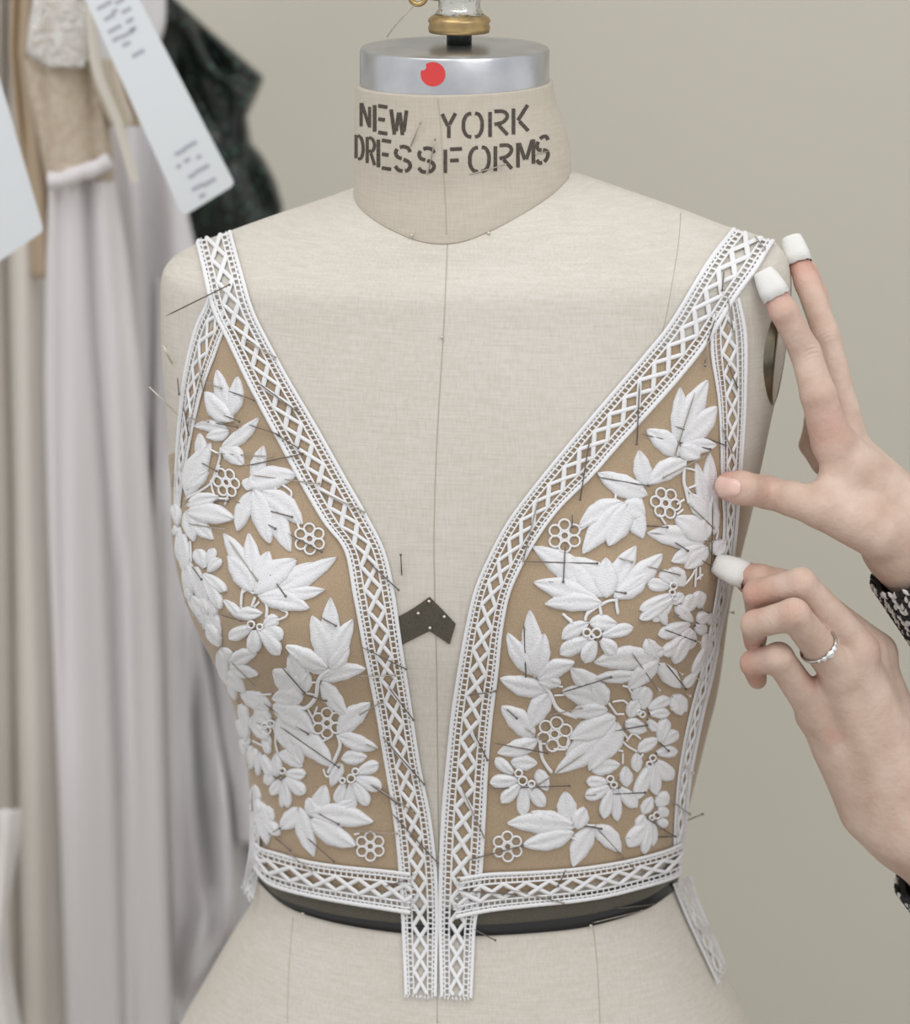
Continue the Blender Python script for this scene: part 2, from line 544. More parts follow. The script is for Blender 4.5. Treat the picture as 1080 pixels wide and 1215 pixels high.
tag(mesh_obj('finial_knob', vv, f, M['foil'], form), 'finial knob wrapped in crinkled silver tape')
# brass loop beside the finial and its wire
lp = [at(496 + 9 * math.cos(t), -4 + 9 * math.sin(t), 0.0) for t in np.linspace(0, 2 * math.pi, 24, endpoint=False)]
v, f = tube(lp, .0016, 8, closed=True); mb = MB().add(v, f)
v, f = tube([at(505, -3, 0), at(524, -1, 0)], .0012, 8); mb.add(v, f)
mb.build('brass_loop', M['brass'], form)
v, f = tube([at(490, 8, -.005), at(478, 20, -.006), at(466, 34, -.006), at(459, 44, -.006)], .0004, 6)
mesh_obj('wire', v, f, M['steel'], form)

# seams, stitched lines on the canvas
def seam(name, pts, n=40, r=.00035, bvh=None, h=0.0):
    p = path_px(pts, n, h, bvh)
    v, f = tube(p, r, 6)
    return mesh_obj(name, v, f, M['seam'], form)
seam('centre_front_seam', [(531, 290), (529, 340), (526, 400), (521, 480), (517, 560), (515, 640), (516, 700), (518, 780), (519, 860), (520, 960), (521, 1060), (519, 1140), (519, 1214)], 90)
seam('neck_centre_seam', [(519, 110), (523, 150), (526, 200), (529, 245), (530, 278)], 40, .0003, NB)
seam('princess_seam', [(808, 253), (805, 290), (797, 340), (787, 390), (768, 450)], 40, .00024)
seam('hip_seam', [(704, 1100), (709, 1150), (712, 1214)], 30, .0003)
seam('hip_seam', [(348, 1088), (343, 1150), (341, 1214)], 30, .0003)
nb = []
for j in range(ncols):
    nb.append(V(nv[int(40) * ncols + j]))
# neck base seam: fold line where neck meets torso, drawn on the lowest visible row of the neck
row = 38
base_pts = []
for j in range(2, ncols // 2 - 1):
    for i in range(47, 0, -1):
        p = nv[i * ncols + j]; d = p - CAM
        hh = TB.ray_cast(CAM, d.normalized())
        if hh[0] is None or hh[3] > d.length - .0003:
            base_pts.append(p + (CAM - p).normalized() * .0004); break
bp_ = np.array([tuple(p) for p in base_pts])
for _ in range(6): bp_[1:-1] = (bp_[:-2] + bp_[1:-1] * 2 + bp_[2:]) / 4
base_pts = [V(p) for p in bp_]
v, f = tube(base_pts, .0005, 6)
mesh_obj('neck_base_seam', v, f, M['seam'], form)

# stencilled lettering on the neck: strokes of each letter, gapped like a stencil
GLY = {
 'N': [[(0, 1), (0, 0)], [(0.08, 0), (.9, .92)], [(1, 1), (1, .12)]],
 'E': [[(0, 0), (0, 1)], [(.28, 0), (1, 0)], [(.28, .5), (.8, .5)], [(.28, 1), (1, 1)]],
 'W': [[(0, 0), (.22, 1)], [(.32, .86), (.5, .1)], [(.56, .1), (.74, 1)], [(.82, .86), (1, 0)]],
 'Y': [[(0, 0), (.42, .5)], [(1, 0), (.55, .45)], [(.5, .5), (.5, 1)]],
 'O': [[(.42, .02), (.18, .08), (.02, .3), (0, .5), (.02, .7), (.18, .92), (.42, .98)], [(.62, .02), (.84, .08), (.98, .3), (1, .5), (.98, .7), (.84, .92), (.62, .98)]],
 'R': [[(0, 0), (0, 1)], [(.25, 0), (.7, .03), (.95, .16), (.95, .33), (.7, .48), (.25, .52)], [(.5, .58), (1, 1)]],
 'K': [[(0, 0), (0, 1)], [(.95, 0), (.3, .5)], [(.4, .55), (1, 1)]],
 'D': [[(0, 0), (0, 1)], [(.3, 0), (.75, .08), (1, .35), (1, .65), (.75, .92), (.3, 1)]],
 'S': [[(1, .2), (.85, .05), (.55, 0), (.3, .04)], [(.12, .12), (.02, .25), (.12, .42), (.42, .5)], [(.55, .52), (.9, .62), (1, .78), (.85, .94), (.65, .99)], [(.48, 1), (.2, .97), (0, .82)]],
 'F': [[(0, 0), (0, 1)], [(.28, 0), (1, 0)], [(.28, .48), (.8, .48)]],
 'M': [[(0, 1), (0, 0)], [(.08, .02), (.45, .75)], [(.55, .75), (.92, .02)], [(1, 0), (1, 1)]],
}
LET = [('N', 155, 390, 187, 478, 4), ('E', 206, 400, 254, 500, 8), ('W', 268, 414, 326, 508, 4),
       ('Y', 460, 428, 510, 520, -3), ('O', 540, 425, 610, 518, -2), ('R', 640, 418, 706, 512, -8), ('K', 728, 402, 784, 500, -14),
       ('D', 136, 512, 162, 600, 8), ('R', 178, 520, 206, 618, 8), ('E', 220, 530, 268, 634, 8), ('S', 284, 552, 340, 644, 4),
       ('S', 372, 558, 430, 648, 0), ('F', 472, 562, 535, 650, -3), ('O', 564, 553, 636, 648, -4), ('R', 660, 546, 722, 640, -10),
       ('M', 745, 532, 803, 624, -14), ('S', 816, 516, 858, 612, -16)]
q = 3.176
let_mb = MB()
for (ch, x0, y0, x1, y1, slope) in LET:
    for st in GLY[ch]:
        pts = []
        for (a, b) in st:
            pts.append((380 + (x0 + (x1 - x0) * a) / q, (y0 + (y1 - y0) * b + slope * (a - .5)) / q))
        pts = catmull(pts, 14) if len(pts) > 2 else np.array([np.array(pts[0]) + (np.array(pts[1]) - np.array(pts[0])) * t for t in np.linspace(0, 1, 8)])
        w = 2.15 if x0 > 200 else 1.8
        rows = []
        for i in range(len(pts)):
            t = pts[min(i + 1, len(pts) - 1)] - pts[max(i - 1, 0)]
            t = t / (np.linalg.norm(t) + 1e-9); nrm = np.array([-t[1], t[0]])
            for s in (-1, 0, 1):
                pp = pts[i] + nrm * s * w
                rows.append(surf(pp[0], pp[1], .00025, NB))
        let_mb.add(rows, grid_faces(len(pts), 3))
tag(let_mb.build('lettering', M['ink'], form), 'dark brown stencilled lettering reading NEW YORK DRESSFORMS')

# armhole plate on the side of the shoulder
ap = hit(925, 440)
pc = at(922, 408, ap[0].y + 0.010)
pn = V((0.978, -0.208, 0.0)).normalized()
pu = V((0, 0, 1)); pu = (pu - pn * pu.dot(pn)).normalized(); pw = pn.cross(pu)
def ell(r1, r2, h, n=48, slant=-0.08):
    return [pc + pn * h + pu * (r1 * math.cos(2 * math.pi * k / n)) + pw * (r2 * math.sin(2 * math.pi * k / n)) + pn * (slant * r1 * math.cos(2 * math.pi * k / n) * -1) for k in range(n)]
mb = MB()
prof = [(1.0, -.006), (1.0, .0016), (.985, .0026), (.93, .0030), (.91, .0012), (.0, .0012)]
for (k, h) in prof: mb.v += ell(.036 * max(k, .001), .034 * max(k, .001), h)
mb.f = grid_faces(len(prof), 48, wrap=True)
plate = fix_normals(mb.build('armhole_plate', M['plate'], form))
tag(plate, 'oval nickel armhole plate')
mb = MB()
for (a, b) in ((-.026, -.006), (-.006, .012), (.012, .012), (-.024, .010)):
    o = pc + pn * (.0014 + a * .08) + pu * a + pw * b
    v = [o + pu * (s * .006) + pw * (t * .004) + pn * g for g in (0, .0006) for s, t in ((-1, -1), (1, -1), (1, 1), (-1, 1))]
    mb.add(v, [(0, 1, 2, 3), (4, 7, 6, 5), (0, 4, 5, 1), (1, 5, 6, 2), (2, 6, 7, 3), (3, 7, 4, 0)])
mb.build('plate_slot', M['plate_dark'], plate, smooth=False)

# pole and cast iron base below the hips
zl = float(TG[-1, :, 2].mean())
bc = V((float(TG[-1, :, 0].mean()), float(TG[-1, :, 1].mean()), 0))
v, f = lathe([(.016, FLOOR + .05), (.016, zl)], (bc.x, bc.y, 0), sides=24)
mesh_obj('pole', v, f, M['iron'], form)
v, f = lathe([(.20, FLOOR), (.20, FLOOR + .02), (.12, FLOOR + .035), (.05, FLOOR + .05), (.03, FLOOR + .09), (.018, FLOOR + .10)], (bc.x, bc.y, 0), sides=48)
mesh_obj('base', v, f, M['iron'], form)

# ------------------------------------------------------------------ wraps that run round the form (by ring/angle on the torso)
def uv_of(px, py):
    r = hit(px, py)
    i, j = divmod(r[2], NA) if r[2] < (NT - 1) * NA else (0, 0)
    p = np.array(r[0])
    a = TG[i, j]; du = TG[min(i + 1, NT - 1), j] - a; dv = TG[i, (j + 1) % NA] - a
    A = np.stack([du, dv], 1)
    s, *_ = np.linalg.lstsq(A, p - a, rcond=None)
    return i + float(np.clip(s[0], 0, 1)), j + float(np.clip(s[1], 0, 1))

def TP(t, a, h=0.0):
    """torso point at ring t, angle index a (bilinear), lifted h along the normal"""
    def P(t, a):
        i = int(np.clip(math.floor(t), 0, NT - 2)); ft = t - i
        a = a % NA; j = int(math.floor(a)); fa = a - j
        j0 = j % NA; j1 = (j + 1) % NA
        return (TG[i, j0] * (1 - ft) + TG[i + 1, j0] * ft) * (1 - fa) + (TG[i, j1] * (1 - ft) + TG[i + 1, j1] * ft) * fa
    p = P(t, a)
    du = P(t + .5, a) - P(t - .5, a); dv = P(t, a + .5) - P(t, a - .5)
    n = np.cross(dv, du); n /= (np.linalg.norm(n) + 1e-12)
    c = np.array([TG[int(t)][:, 0].mean(), TG[int(t)][:, 1].mean(), p[2]])
    if np.dot(n, p - c) < 0: n = -n
    return V(p + n * h)
# ------------------------------------------------------------------ lace trims
def dens(P, step):
    """smooth control rows then resample evenly by centre-line length in px"""
    C = catmull(P, len(P) * 14)
    mid = (C[:, :2] + C[:, 2:4]) / 2
    s = np.concatenate([[0], np.cumsum(np.linalg.norm(np.diff(mid, axis=0), axis=1))])
    n = max(4, int(s[-1] / step))
    t = np.linspace(0, s[-1], n)
    return np.stack([np.interp(t, s, C[:, k]) for k in range(C.shape[1])], 1), s[-1]

def fillet_strip(mb, G, Nn, L, us, vs, hw_px, halfw_px, h, rnd=True):
    """a cord drawn in trim space: us along (px), vs across (-1..1), half width hw_px, height h"""
    us = np.asarray(us, float); vs = np.asarray(vs, float)
    pu = us; pv = vs * halfw_px
    du = np.gradient(pu); dv = np.gradient(pv)
    ln = np.sqrt(du ** 2 + dv ** 2) + 1e-9
    nu = -dv / ln; nv_ = du / ln
    prof = [(-1, 0), (-.75, .8), (0, 1.0), (.75, .8), (1, 0)] if rnd else [(-1, .2), (0, .9), (1, .2)]
    nr, ncg = G.shape[:2]
    rows = []
    for (o, hh) in prof:
        U = np.clip((pu + nu * o * hw_px) / L, 0, 1) * (nr - 1)
        W = np.clip(((pv + nv_ * o * hw_px) / halfw_px + 1) / 2, 0, 1) * (ncg - 1)
        i = np.clip(U.astype(int), 0, nr - 2); j = np.clip(W.astype(int), 0, ncg - 2)
        fu = (U - i)[:, None]; fw = (W - j)[:, None]
        def bl(A): return (A[i, j] * (1 - fu) + A[i + 1, j] * fu) * (1 - fw) + (A[i, j + 1] * (1 - fu) + A[i + 1, j + 1] * fu) * fw
        rows.append(bl(G) + bl(Nn) * (h * hh))
    A = np.stack(rows, 1)            # n x k x 3
    n, k = A.shape[:2]
    mb.add([tuple(p) for p in A.reshape(-1, 3)], grid_faces(n, k))

def lace_trim(label, pairs, lift, period=27.0, fray=(False, False), pull=None):
    P, L = dens(np.array(pairs, float), 4.0)
    nr = len(P); ncg = 9
    G = np.zeros((nr, ncg, 3)); Nn = np.zeros((nr, ncg, 3))
    wid = []
    for i in range(nr):
        lx, ly, rx, ry = P[i, :4]
        wid.append(math.hypot(rx - lx, ry - ly) / 2)
        for j in range(ncg):
            t = j / (ncg - 1)
            x = lx + (rx - lx) * t; y = ly + (ry - ly) * t
            if pull:
                p, n = pull(x, y, i / (nr - 1), t)
            else:
                p, n, _ = hit(x, y)
            Nn[i, j] = n
            G[i, j] = p + n * lift
    # soften the normals, keeps cords smooth over facets
    for _ in range(2):
        Nn[1:-1] = (Nn[:-2] + Nn[1:-1] + Nn[2:]) / 3
    Nn /= np.linalg.norm(Nn, axis=2, keepdims=True) + 1e-9
    hw = float(np.mean(wid))
    base = V(G[-1, ncg // 2])
    tr = thing('lace_trim', base, label, 'lace trim', 'lace edging strips pinned on the form')
    e0 = 2.5 if fray[0] else 0; e1 = L - (2.5 if fray[1] else 0)
    k = hw / 23.0
    long = np.arange(0, L + 1, 4.0)
    for s in (-1, 1):
        mb = MB()
        wob = s * (.915 + .012 * np.sin(long * .9))
        fillet_strip(mb, G, Nn, L, long, wob, 2.7 * k, hw, .0009)
        mb.build('border', M['cord'], tr)
    for s in (-1, 1):                     # lattice cords of the diamonds
        mb = MB()
        us = np.arange(0, L + 1, period / 8)
        ph = us / period
        tri = 2 * np.abs(2 * (ph / 2 - np.floor(ph / 2 + .5))) - 1
        fillet_strip(mb, G, Nn, L, us, s * tri * .38, 2.5 * max(k, .42), hw, .0010 if s > 0 else .0008)
        mb.build('lattice_cord', M['cord'], tr)
    for s in (-1, 1):                     # two ladders of bars each side
        mb = MB()
        for vv, w in ((.70, 1.0), (.43, 1.1)):
            fillet_strip(mb, G, Nn, L, long, np.full(len(long), s * vv), w * max(k, .42), hw, .0007)
        for (a, b, st, w) in ((.72, .88, 5.4, 1.25), (.45, .69, 6.6, .95)):
            for u in np.arange(e0 + 2, e1, st):
                u = u + random.uniform(-.5, .5)
                fillet_strip(mb, G, Nn, L, np.linspace(u, u + .1, 3), np.linspace(s * a, s * b, 3), w * max(min(k, 1), .5), hw, .0007, rnd=False)
        mb.build('ladder_bars', M['cord'], tr)['kind'] = 'stuff'
    for side, on in enumerate(fray):
        if on:
            mb = MB()
            for q in range(9):
                vv = -.9 + q * .225
                u0 = 0 if side == 0 else L
                us = np.array([u0, u0]); 
                i = 0 if side == 0 else nr - 1
                j = int((vv + 1) / 2 * (ncg - 1))
                d = V(G[0, j] - G[2, j]) if side == 0 else V(G[-1, j] - G[-3, j])
                d.normalize()
                p0 = V(G[i, j]) + V(Nn[i, j]) * .0006
                v, f = tube([p0, p0 + d * random.uniform(.001, .0022) + V((random.uniform(-.001, .001), 0, 0))], .0005, 5)
                mb.add(v, f)
            mb.build('cut_thread', M['cord'], tr)['kind'] = 'stuff'
    return tr

T1 = [(233,288,276,277),(243,328,287,318),(254,368,302,366),(271,403,318,400),(297,458,346,452),(329,519,379,508),(357,572,409,562),(384,619,434,606),(409,653,457,652),(419,705,468,698),(431,769,478,766),(446,839,489,836),(458,908,500,908),(468,970,512,968),(474,1030,519,1028),(477,1083,521,1085),(479,1130,520,1132),(481,1180,519,1182)]
T2 = [(868,274,918,289),(846,302,898,320),(822,337,872,354),(792,385,838,408),(764,420,806,449),(730,460,772,488),(696,500,735,528),(660,543,702,566),(625,587,665,603),(600,622,638,640),(578,664,618,676),(563,700,605,708),(553,742,597,750),(544,790,592,796),(536,842,585,850),(530,900,580,905),(525,955,577,965),(522,1010,574,1020),(521,1060,570,1065),(521,1100,565,1100),(522,1140,563,1142),(523,1182,561,1184)]
T3 = [(252,345,276,380),(243,366,266,398),(232,392,256,425),(220,445,244,458),(214,500,233,502),(211,550,223,553),(210,590,217,593),(211,625,215,627)]
T4 = [(845,372,876,352),(842,415,885,398),(850,470,884,470),(853,520,881,522),(854,570,877,572),(856,620,873,622),(853,660,868,664),(848,700,862,706),(840,745,853,752),(831,790,845,797),(819,835,834,842),(809,880,825,885),(802,925,817,928),(798,975,812,980),(797,1010,809,1012)]
T5 = [(304,990,306,1026),(313,1003,318,1043),(335,1010,336,1053),(370,1019,370,1062),(412,1025,412,1070),(455,1029,454,1077),(491,1033,491,1083)]
T6 = [(547,1038,541,1088),(580,1033,578,1080),(625,1031,625,1074),(670,1028,674,1069),(710,1023,714,1063),(748,1016,754,1053),(785,1006,792,1042),(806,997,812,1032)]

# ------------------------------------------------------------------ nude net panels (wrapped round to the back)
def net_panel(label, inner, outer, amax, yfree):
    """inner: px curve of the inner edge, top to bottom; the panel runs from there round the side"""
    C = catmull(inner, 90)
    nc = 46
    vs = []
    for k, (x, y) in enumerate(C):
        t, a = uv_of(x, y)
        # outer edge: under the armhole strip at first, then free round the side
        ox = np.interp(y + 6, [p[1] for p in outer], [p[0] for p in outer])
        to, ao = uv_of(ox, y + 6)
        if ao - a > NA / 2: ao -= NA
        g = min(1.0, max(0.0, (y - yfree) / 60.0))
        aend = ao + (amax - ao) * g
        if abs(a - aend) < .3: aend = a + (.3 if amax > a else -.3)
        for j in range(nc):
            s = j / (nc - 1)
            aa = a + (aend - a) * s
            n = .0007 + .00025 * math.sin(k * .55 + j * .3) * math.sin(j * .45)
            n += 0
            vs.append(TP(t, aa, n))
    o = mesh_obj('net_panel', vs, grid_faces(90, nc), M['net'], None, loc=vs[-1])
    fix_normals(o)
    return tag(o, label, 'fabric panel', 'nude net bodice panels')
innerL = [(p[0] * .12 + p[2] * .88, p[1] * .12 + p[3] * .88) for p in [(262,375,268,372), (268,400,300,392)] + T1[4:15] + [(476,1060,518,1060)]]
innerR = [(p[2] * .12 + p[0] * .88, p[3] * .12 + p[1] * .88) for p in [(848,368,852,370), (826,396,846,408)] + T2[4:19]]
# angle index: 0 = right end, NA/4 = front, NA/2 = left end
net_panel('sheer nude net bodice panel on the left half of the form', innerL, [(262,372),(249,405),(232,450),(224,500),(217,550),(213,590)], NA * .56, 560)
net_panel('sheer nude net bodice panel on the right half beside the hands', innerR, [(860,372),(864,410),(868,470),(868,570),(865,620)], -NA * .06, 600)

# ------------------------------------------------------------------ black waist tape and bust tape
def band(parent, name, top, bot, h, matl, n=110, rows=6, wrap=True, pre=None):
    ct = [uv_of(x, y) for x, y in catmull(top, n)]
    cb = [uv_of(x, y) for x, y in catmull(bot, n)]
    vs = []
    allp = list(zip(ct, cb))
    if wrap:                                    # carry on round the back, ring height blended end to end
        (t0, a0), (b0, c0) = allp[0]; (t1, a1), (b1, c1) = allp[-1]
        m = 60
        A1 = a1 if a1 < NA / 4 else a1 - NA
        for k in range(1, m):
            s = k / m
            aa = A1 + (a0 - NA - A1) * s
            allp.append(((t1 + (t0 - t1) * s, aa), (b1 + (b0 - b1) * s, aa)))
    for (p, q) in allp:
        for r in range(rows):
            s = r / (rows - 1)
            bow = h * (1 + .0 * s)
            vs.append(TP(p[0] + (q[0] - p[0]) * s, p[1] + (q[1] - p[1]) * s, bow + .0006 * math.sin(math.pi * s)))
    N_ = len(allp)
    F = grid_faces(N_, rows)
    if wrap:
        F += [((N_ - 1) * rows + r, (N_ - 1) * rows + r + 1, r + 1, r) for r in range(rows - 1)]
    return fix_normals(mesh_obj(name, vs, F, matl, parent))
wt = thing('waist_tape', at(545, 1060, 0), 'black elastic waist tape round the form under the waist lace', 'tape')
w_top = [(309,1026),(322,1040),(345,1050),(400,1064),(480,1076),(560,1077),(640,1067),(710,1056),(765,1042),(798,1022)]
w_mid = [(311,1042),(326,1060),(353,1073),(406,1086),(480,1095),(560,1097),(640,1092),(710,1082),(768,1064),(800,1042)]
w_bot = [(312,1050),(334,1070),(362,1084),(411,1097),(480,1107),(560,1110),(640,1106),(702,1098),(764,1079),(799,1056)]
band(wt, 'net_band', w_top, w_mid, .0009, M['blacknet'])
band(wt, 'satin_edge', w_mid, w_bot, .0012, M['blackedge'], rows=4)

mb = MB(); rows = []
top = catmull([(464, 736), (488, 723), (510, 708)], 12); bot = catmull([(470, 768), (490, 758), (510, 748)], 12)
top2 = catmull([(510, 708), (526, 724), (541, 740)], 8); bot2 = catmull([(510, 748), (522, 756), (534, 764)], 8)
A = np.concatenate([top, top2[1:]]); B = np.concatenate([bot, bot2[1:]])
for hgt in (.0012, .0003):
    for i in range(len(A)):
        for j in range(5):
            p = A[i] + (B[i] - A[i]) * j / 4
            rows.append(surf(p[0], p[1], hgt))
n = len(A)
mb.v = rows
mb.f = grid_faces(n, 5) + [tuple(reversed(q)) for q in grid_faces(n, 5, off=n * 5)]
bt = mb.build('bust_tape', M['blacknet'], None, loc=surf(510, 745))
tag(bt, 'short bent black net tape pinned at the centre bust', 'tape')

lace_trim('white lace edging strip down the left side of the neckline', T1, .0016, fray=(False, True))
lace_trim('white lace edging strip down the right side of the neckline', T2, .0016, fray=(False, True))
lace_trim('narrow lace edging strip round the left armhole', T3, .0012)
lace_trim('lace edging strip down the right armhole and side seam', T4, .0012)
lace_trim('lace edging strip along the left half of the waist', T5, .0030, fray=(False, True))
lace_trim('lace edging strip along the right half of the waist with frayed inner end', T6, .0030, fray=(True, False))
def off_right(x, y, u, t):
    p, n, _ = hit(x, y)
    q = at(x, y, p.y)
    return (q + V((.25, -.97, 0)) * .002, V((.45, -.89, 0)))
lace_trim('loose lace tail hanging over the right hip', [(795,1046,816,1036),(808,1078,827,1068),(820,1105,838,1095),(832,1130,848,1117),(847,1162,858,1142)], .0016, fray=(False, True), pull=off_right)
def off_left(x, y, u, t):
    p, n, _ = hit(max(x, 306), y)
    return at(x, y, p.y - .004), V((-.55, -.83, 0))
lace_trim('crumpled lace tail hanging at the left side of the waist', [(299,962,309,962),(298,1000,309,1003),(294,1030,308,1036),(290,1050,301,1070)], .001, period=14, fray=(False, True), pull=off_left)

# ------------------------------------------------------------------ lace applique sprays
class Spray:
    def __init__(s, label, ox, oy, sc, x, y, group='lace leaf sprays pinned on the net'):
        s.o = (ox, oy, sc); s.n = 0
        base = surf(ox + x / sc, oy + y / sc)
        s.t = thing('lace_applique', base, label, 'lace applique', group)
    def px(s, x, y): return np.array([s.o[0] + x / s.o[2], s.o[1] + y / s.o[2]])
    def L(s, *items, lift=.0013, kind='leaf'):
        for it in items:
            x0, y0, x1, y1, w = it[:5]
            bend = it[5] if len(it) > 5 else 0
            s.leaf(s.px(x0, y0), s.px(x1, y1), w / s.o[2], bend / s.o[2], lift, kind)
        return s
    def P(s, *items, lift=.0013): return s.L(*items, lift=lift, kind='petal')
    def leaf(s, b, e, w, bend, lift, kind):
        ns, nt = 13, 9
        d = e - b; ln = np.linalg.norm(d); t = d / ln; nrm = np.array([-t[1], t[0]])
        lift = lift + (s.n % 5) * .00028
        s.n += 1
        Hh = .0009 + .00002 * w
        ph = random.uniform(0, 6)
        vs = []; uv = []
        for i in range(ns):
            u = i / (ns - 1)
            if kind == 'petal':
                pr = (math.sin(math.pi * min(1, (u * .72 + .06))) ** .75) * (1 if u < .72 else math.sqrt(max(0, 1 - ((u - .72) / .28) ** 2)))
                pr = max(pr, .10 if u < .5 else .06)
            else:
                pr = (math.sin(math.pi * u ** .85) ** .72) if 0 < u < 1 else 0
                pr = max(pr * (1 + .05 * math.sin(u * 21 + ph)), .05)
            c = b + d * u + nrm * bend * math.sin(math.pi * u)
            for j in range(-1, nt + 1):
                jj = min(max(j, 0), nt - 1)
                q = -1 + 2 * jj / (nt - 1)
                pp = c + nrm * q * w / 2 * pr
                dome = (1 - q * q) ** .55 if abs(q) < 1 else 0
                tip = math.sin(math.pi * min(1, max(0, .06 + u * .9))) ** .5
                h = lift + Hh * dome * tip - (.0008 * math.exp(-(q / .15) ** 2) * (1 - u * .4) * (1 if kind == 'leaf' else .7))
                h += .0003 * math.sin(q * 4 + ph) * math.sin(u * 5 + ph)
                if j in (-1, nt): h = .0007
                vs.append(surf(pp[0], pp[1], max(h, .0006)))
                uv.append((u * ln / 40, q))
        mesh_obj(kind, vs, grid_faces(ns, nt + 2), M['lace'], s.t, uvs=uv)
    def R(s, x, y, r, sq=1.0, rot=0.0):
        """rosette of six rings round one"""
        c = s.px(x, y); r = r / s.o[2]
        rr = r * .345
        cen = [(0, 0)] + [(r * .655 * math.cos(k * math.pi / 3 + .5), r * .655 * math.sin(k * math.pi / 3 + .5)) for k in range(6)]
        root = None
        for k, (dx, dy) in enumerate(cen):
            k_rr = rr * (.72 if k == 0 else 1.0)
            pts = []
            for a in np.linspace(0, 2 * math.pi, 16, endpoint=False):
                X = (dx + k_rr * math.cos(a)) * sq; Y = dy + k_rr * math.sin(a)
                X, Y = X * math.cos(rot) - Y * math.sin(rot), X * math.sin(rot) + Y * math.cos(rot)
                pts.append(surf(c[0] + X, c[1] + Y, .0018))
            v, f = tube(pts, .00062, 6, closed=True)
            if root is None:
                root = mesh_obj('rosette', v, f, M['cord'], s.t)
            else:
                mesh_obj('ring', v, f, M['cord'], root)
        return s
    def C(s, *items):
        for (x, y, r) in items:
            c = s.px(x, y); r = r / s.o[2]
            pts = [surf(c[0] + r * math.cos(a), c[1] + r * math.sin(a), .0026) for a in np.linspace(0, 2 * math.pi, 14, endpoint=False)]
            v, f = tube(pts, .0006, 6, closed=True)
            mesh_obj('flower_eye', v, f, M['cord'], s.t)
        return s
    def S(s, *lines, r=.0007):
        for ln in lines:
            pts = [s.px(*p) for p in ln]
            c = catmull(pts, max(6, 5 * len(pts)))
            v, f = tube([surf(p[0], p[1], .0016) for p in c], r, 6)
            mesh_obj('stem', v, f, M['cord'], s.t)
        return s

A_ = (190, 400, 3.6); B_ = (200, 700, 3.6); C_ = (560, 420, 3.375); D_ = (560, 700, 3.375)
# --- left panel
s = Spray('white lace leaf spray topmost on the left net panel', *A_, 280, 470)
s.L((292,390,150,378,52,6),(300,400,205,425,58,-4),(300,310,250,140,62,-6),(305,340,338,168,66,8),(315,360,205,232,84,-10),(268,475,428,342,62,12),(270,470,362,545,78,-8))
s.S([(268,470),(262,520),(240,590),(225,620)],[(225,480),(265,500)])
s = Spray('lace leaf spray with honeycomb rosette along the left armhole edge', *A_, 125, 700)
s.L((185,520,175,410,52),(125,680,222,450,96,-14),(120,650,215,570,60),(125,720,262,682,62,-8),(130,742,325,775,92,-6),(132,745,232,865,72,6),(122,740,152,872,62))
s.R(292,620,66,.78,-.5).S([(225,610),(245,680),(300,690)],[(262,545),(225,625),(120,690)],[(300,670),(285,715)])
s = Spray('lace leaf spray with round rosette below the left neckline strip', *A_, 420, 640)
s.L((405,615,445,463,66),(370,632,590,585,104,-8),(392,600,380,655,60),(405,655,340,828,72,8),(412,650,475,882,88),(432,655,560,918,96,-4),(440,655,612,800,96,-12))
s.R(643,862,66).S([(500,640),(495,675)],[(530,632),(565,660),(562,690)],[(590,790),(600,820)])
s = Spray('large pair of lobed lace leaves at the left bust', *A_, 420, 1090)
s.L((405,1080,278,838,86,10),(412,1075,385,838,76),(415,1070,470,915,86),(405,1085,300,935,92,8),(415,1095,585,950,112,-14),(425,1095,655,962,66),(430,1098,757,940,92,12),(425,1105,706,1078,76,8),(430,1108,640,1158,88,-10))
s.S([(410,1095),(365,1075),(355,1145)],[(415,1110),(400,1150)],[(445,1105),(462,1150),(460,1195)],r=.0009)
s = Spray('small lace bud cluster at the left bust edge', *A_, 205, 1010)
s.P((200,985,162,905,58),(212,975,235,900,40),(215,1000,265,945,44),(200,1010,290,1085,44),(198,1012,270,1158,46),(192,1015,205,1185,34),(160,980,190,1125,50),(120,960,140,1100,52),(110,840,118,1000,44),(88,800,75,712,34),(88,810,92,960,36))
s.S([(140,870),(145,960)],[(125,860),(125,940)])
s = Spray('open lace flower under the left bust leaf pair', *B_, 385, 150)
s.L((330,125,245,40,42),(292,98,408,100,58))
s.P((362,155,268,200,56),(375,165,373,264,58),(400,165,482,265,56),(412,150,472,115,56),(415,155,490,205,66)).C((366,143,14),(402,152,11))
s.S([(320,75),(322,20),(342,0)],[(375,72),(395,50)],[(425,110),(425,60)],[(465,128),(500,115),(510,95),(480,80)])
s = Spray('small lace leaf trio at the left ribs edge', *B_, 265, 310)
s.L((262,305,232,240,66),(265,310,385,262,66,-8),(268,315,388,355,54,6),(235,330,335,430,60),(225,250,265,400,50),(150,40,230,190,60),(95,30,170,150,44))
s.P((185,40,208,108,38),(150,30,180,100,38))
s = Spray('upright lobed lace leaf beside the left neckline strip', *B_, 690, 320)
s.L((690,330,692,30,92),(685,320,612,108,92,8),(692,325,788,122,84,-8),(690,328,772,235,70),(680,322,507,232,72,-6),(685,335,572,312,56),(650,372,843,330,72,-8),(655,382,765,525,72,6))
s.S([(690,328),(645,370),(632,450),(590,495),(545,482)],r=.0013).S([(595,385),(645,385)],[(722,290),(735,312)],[(560,300),(590,320),(600,350)])
s = Spray('large overlapping lace leaf in the middle of the left ribs', *B_, 560, 470)
s.L((572,430,518,268,86,6),(570,445,450,335,104,8),(575,430,598,345,62),(580,455,450,450,86,8),(455,480,628,602,92,-10),(470,540,520,680,70),(480,520,580,735,86),(510,590,705,748,100,-14))
s.R(683,560,66).S([(395,440),(445,436)],[(590,430),(640,440)],[(600,500),(622,540)],[(620,650),(650,645),(692,625)],[(640,490),(630,520)])
s = Spray('pair of slender lace leaves next to the lower left neckline strip', *B_, 728, 608)
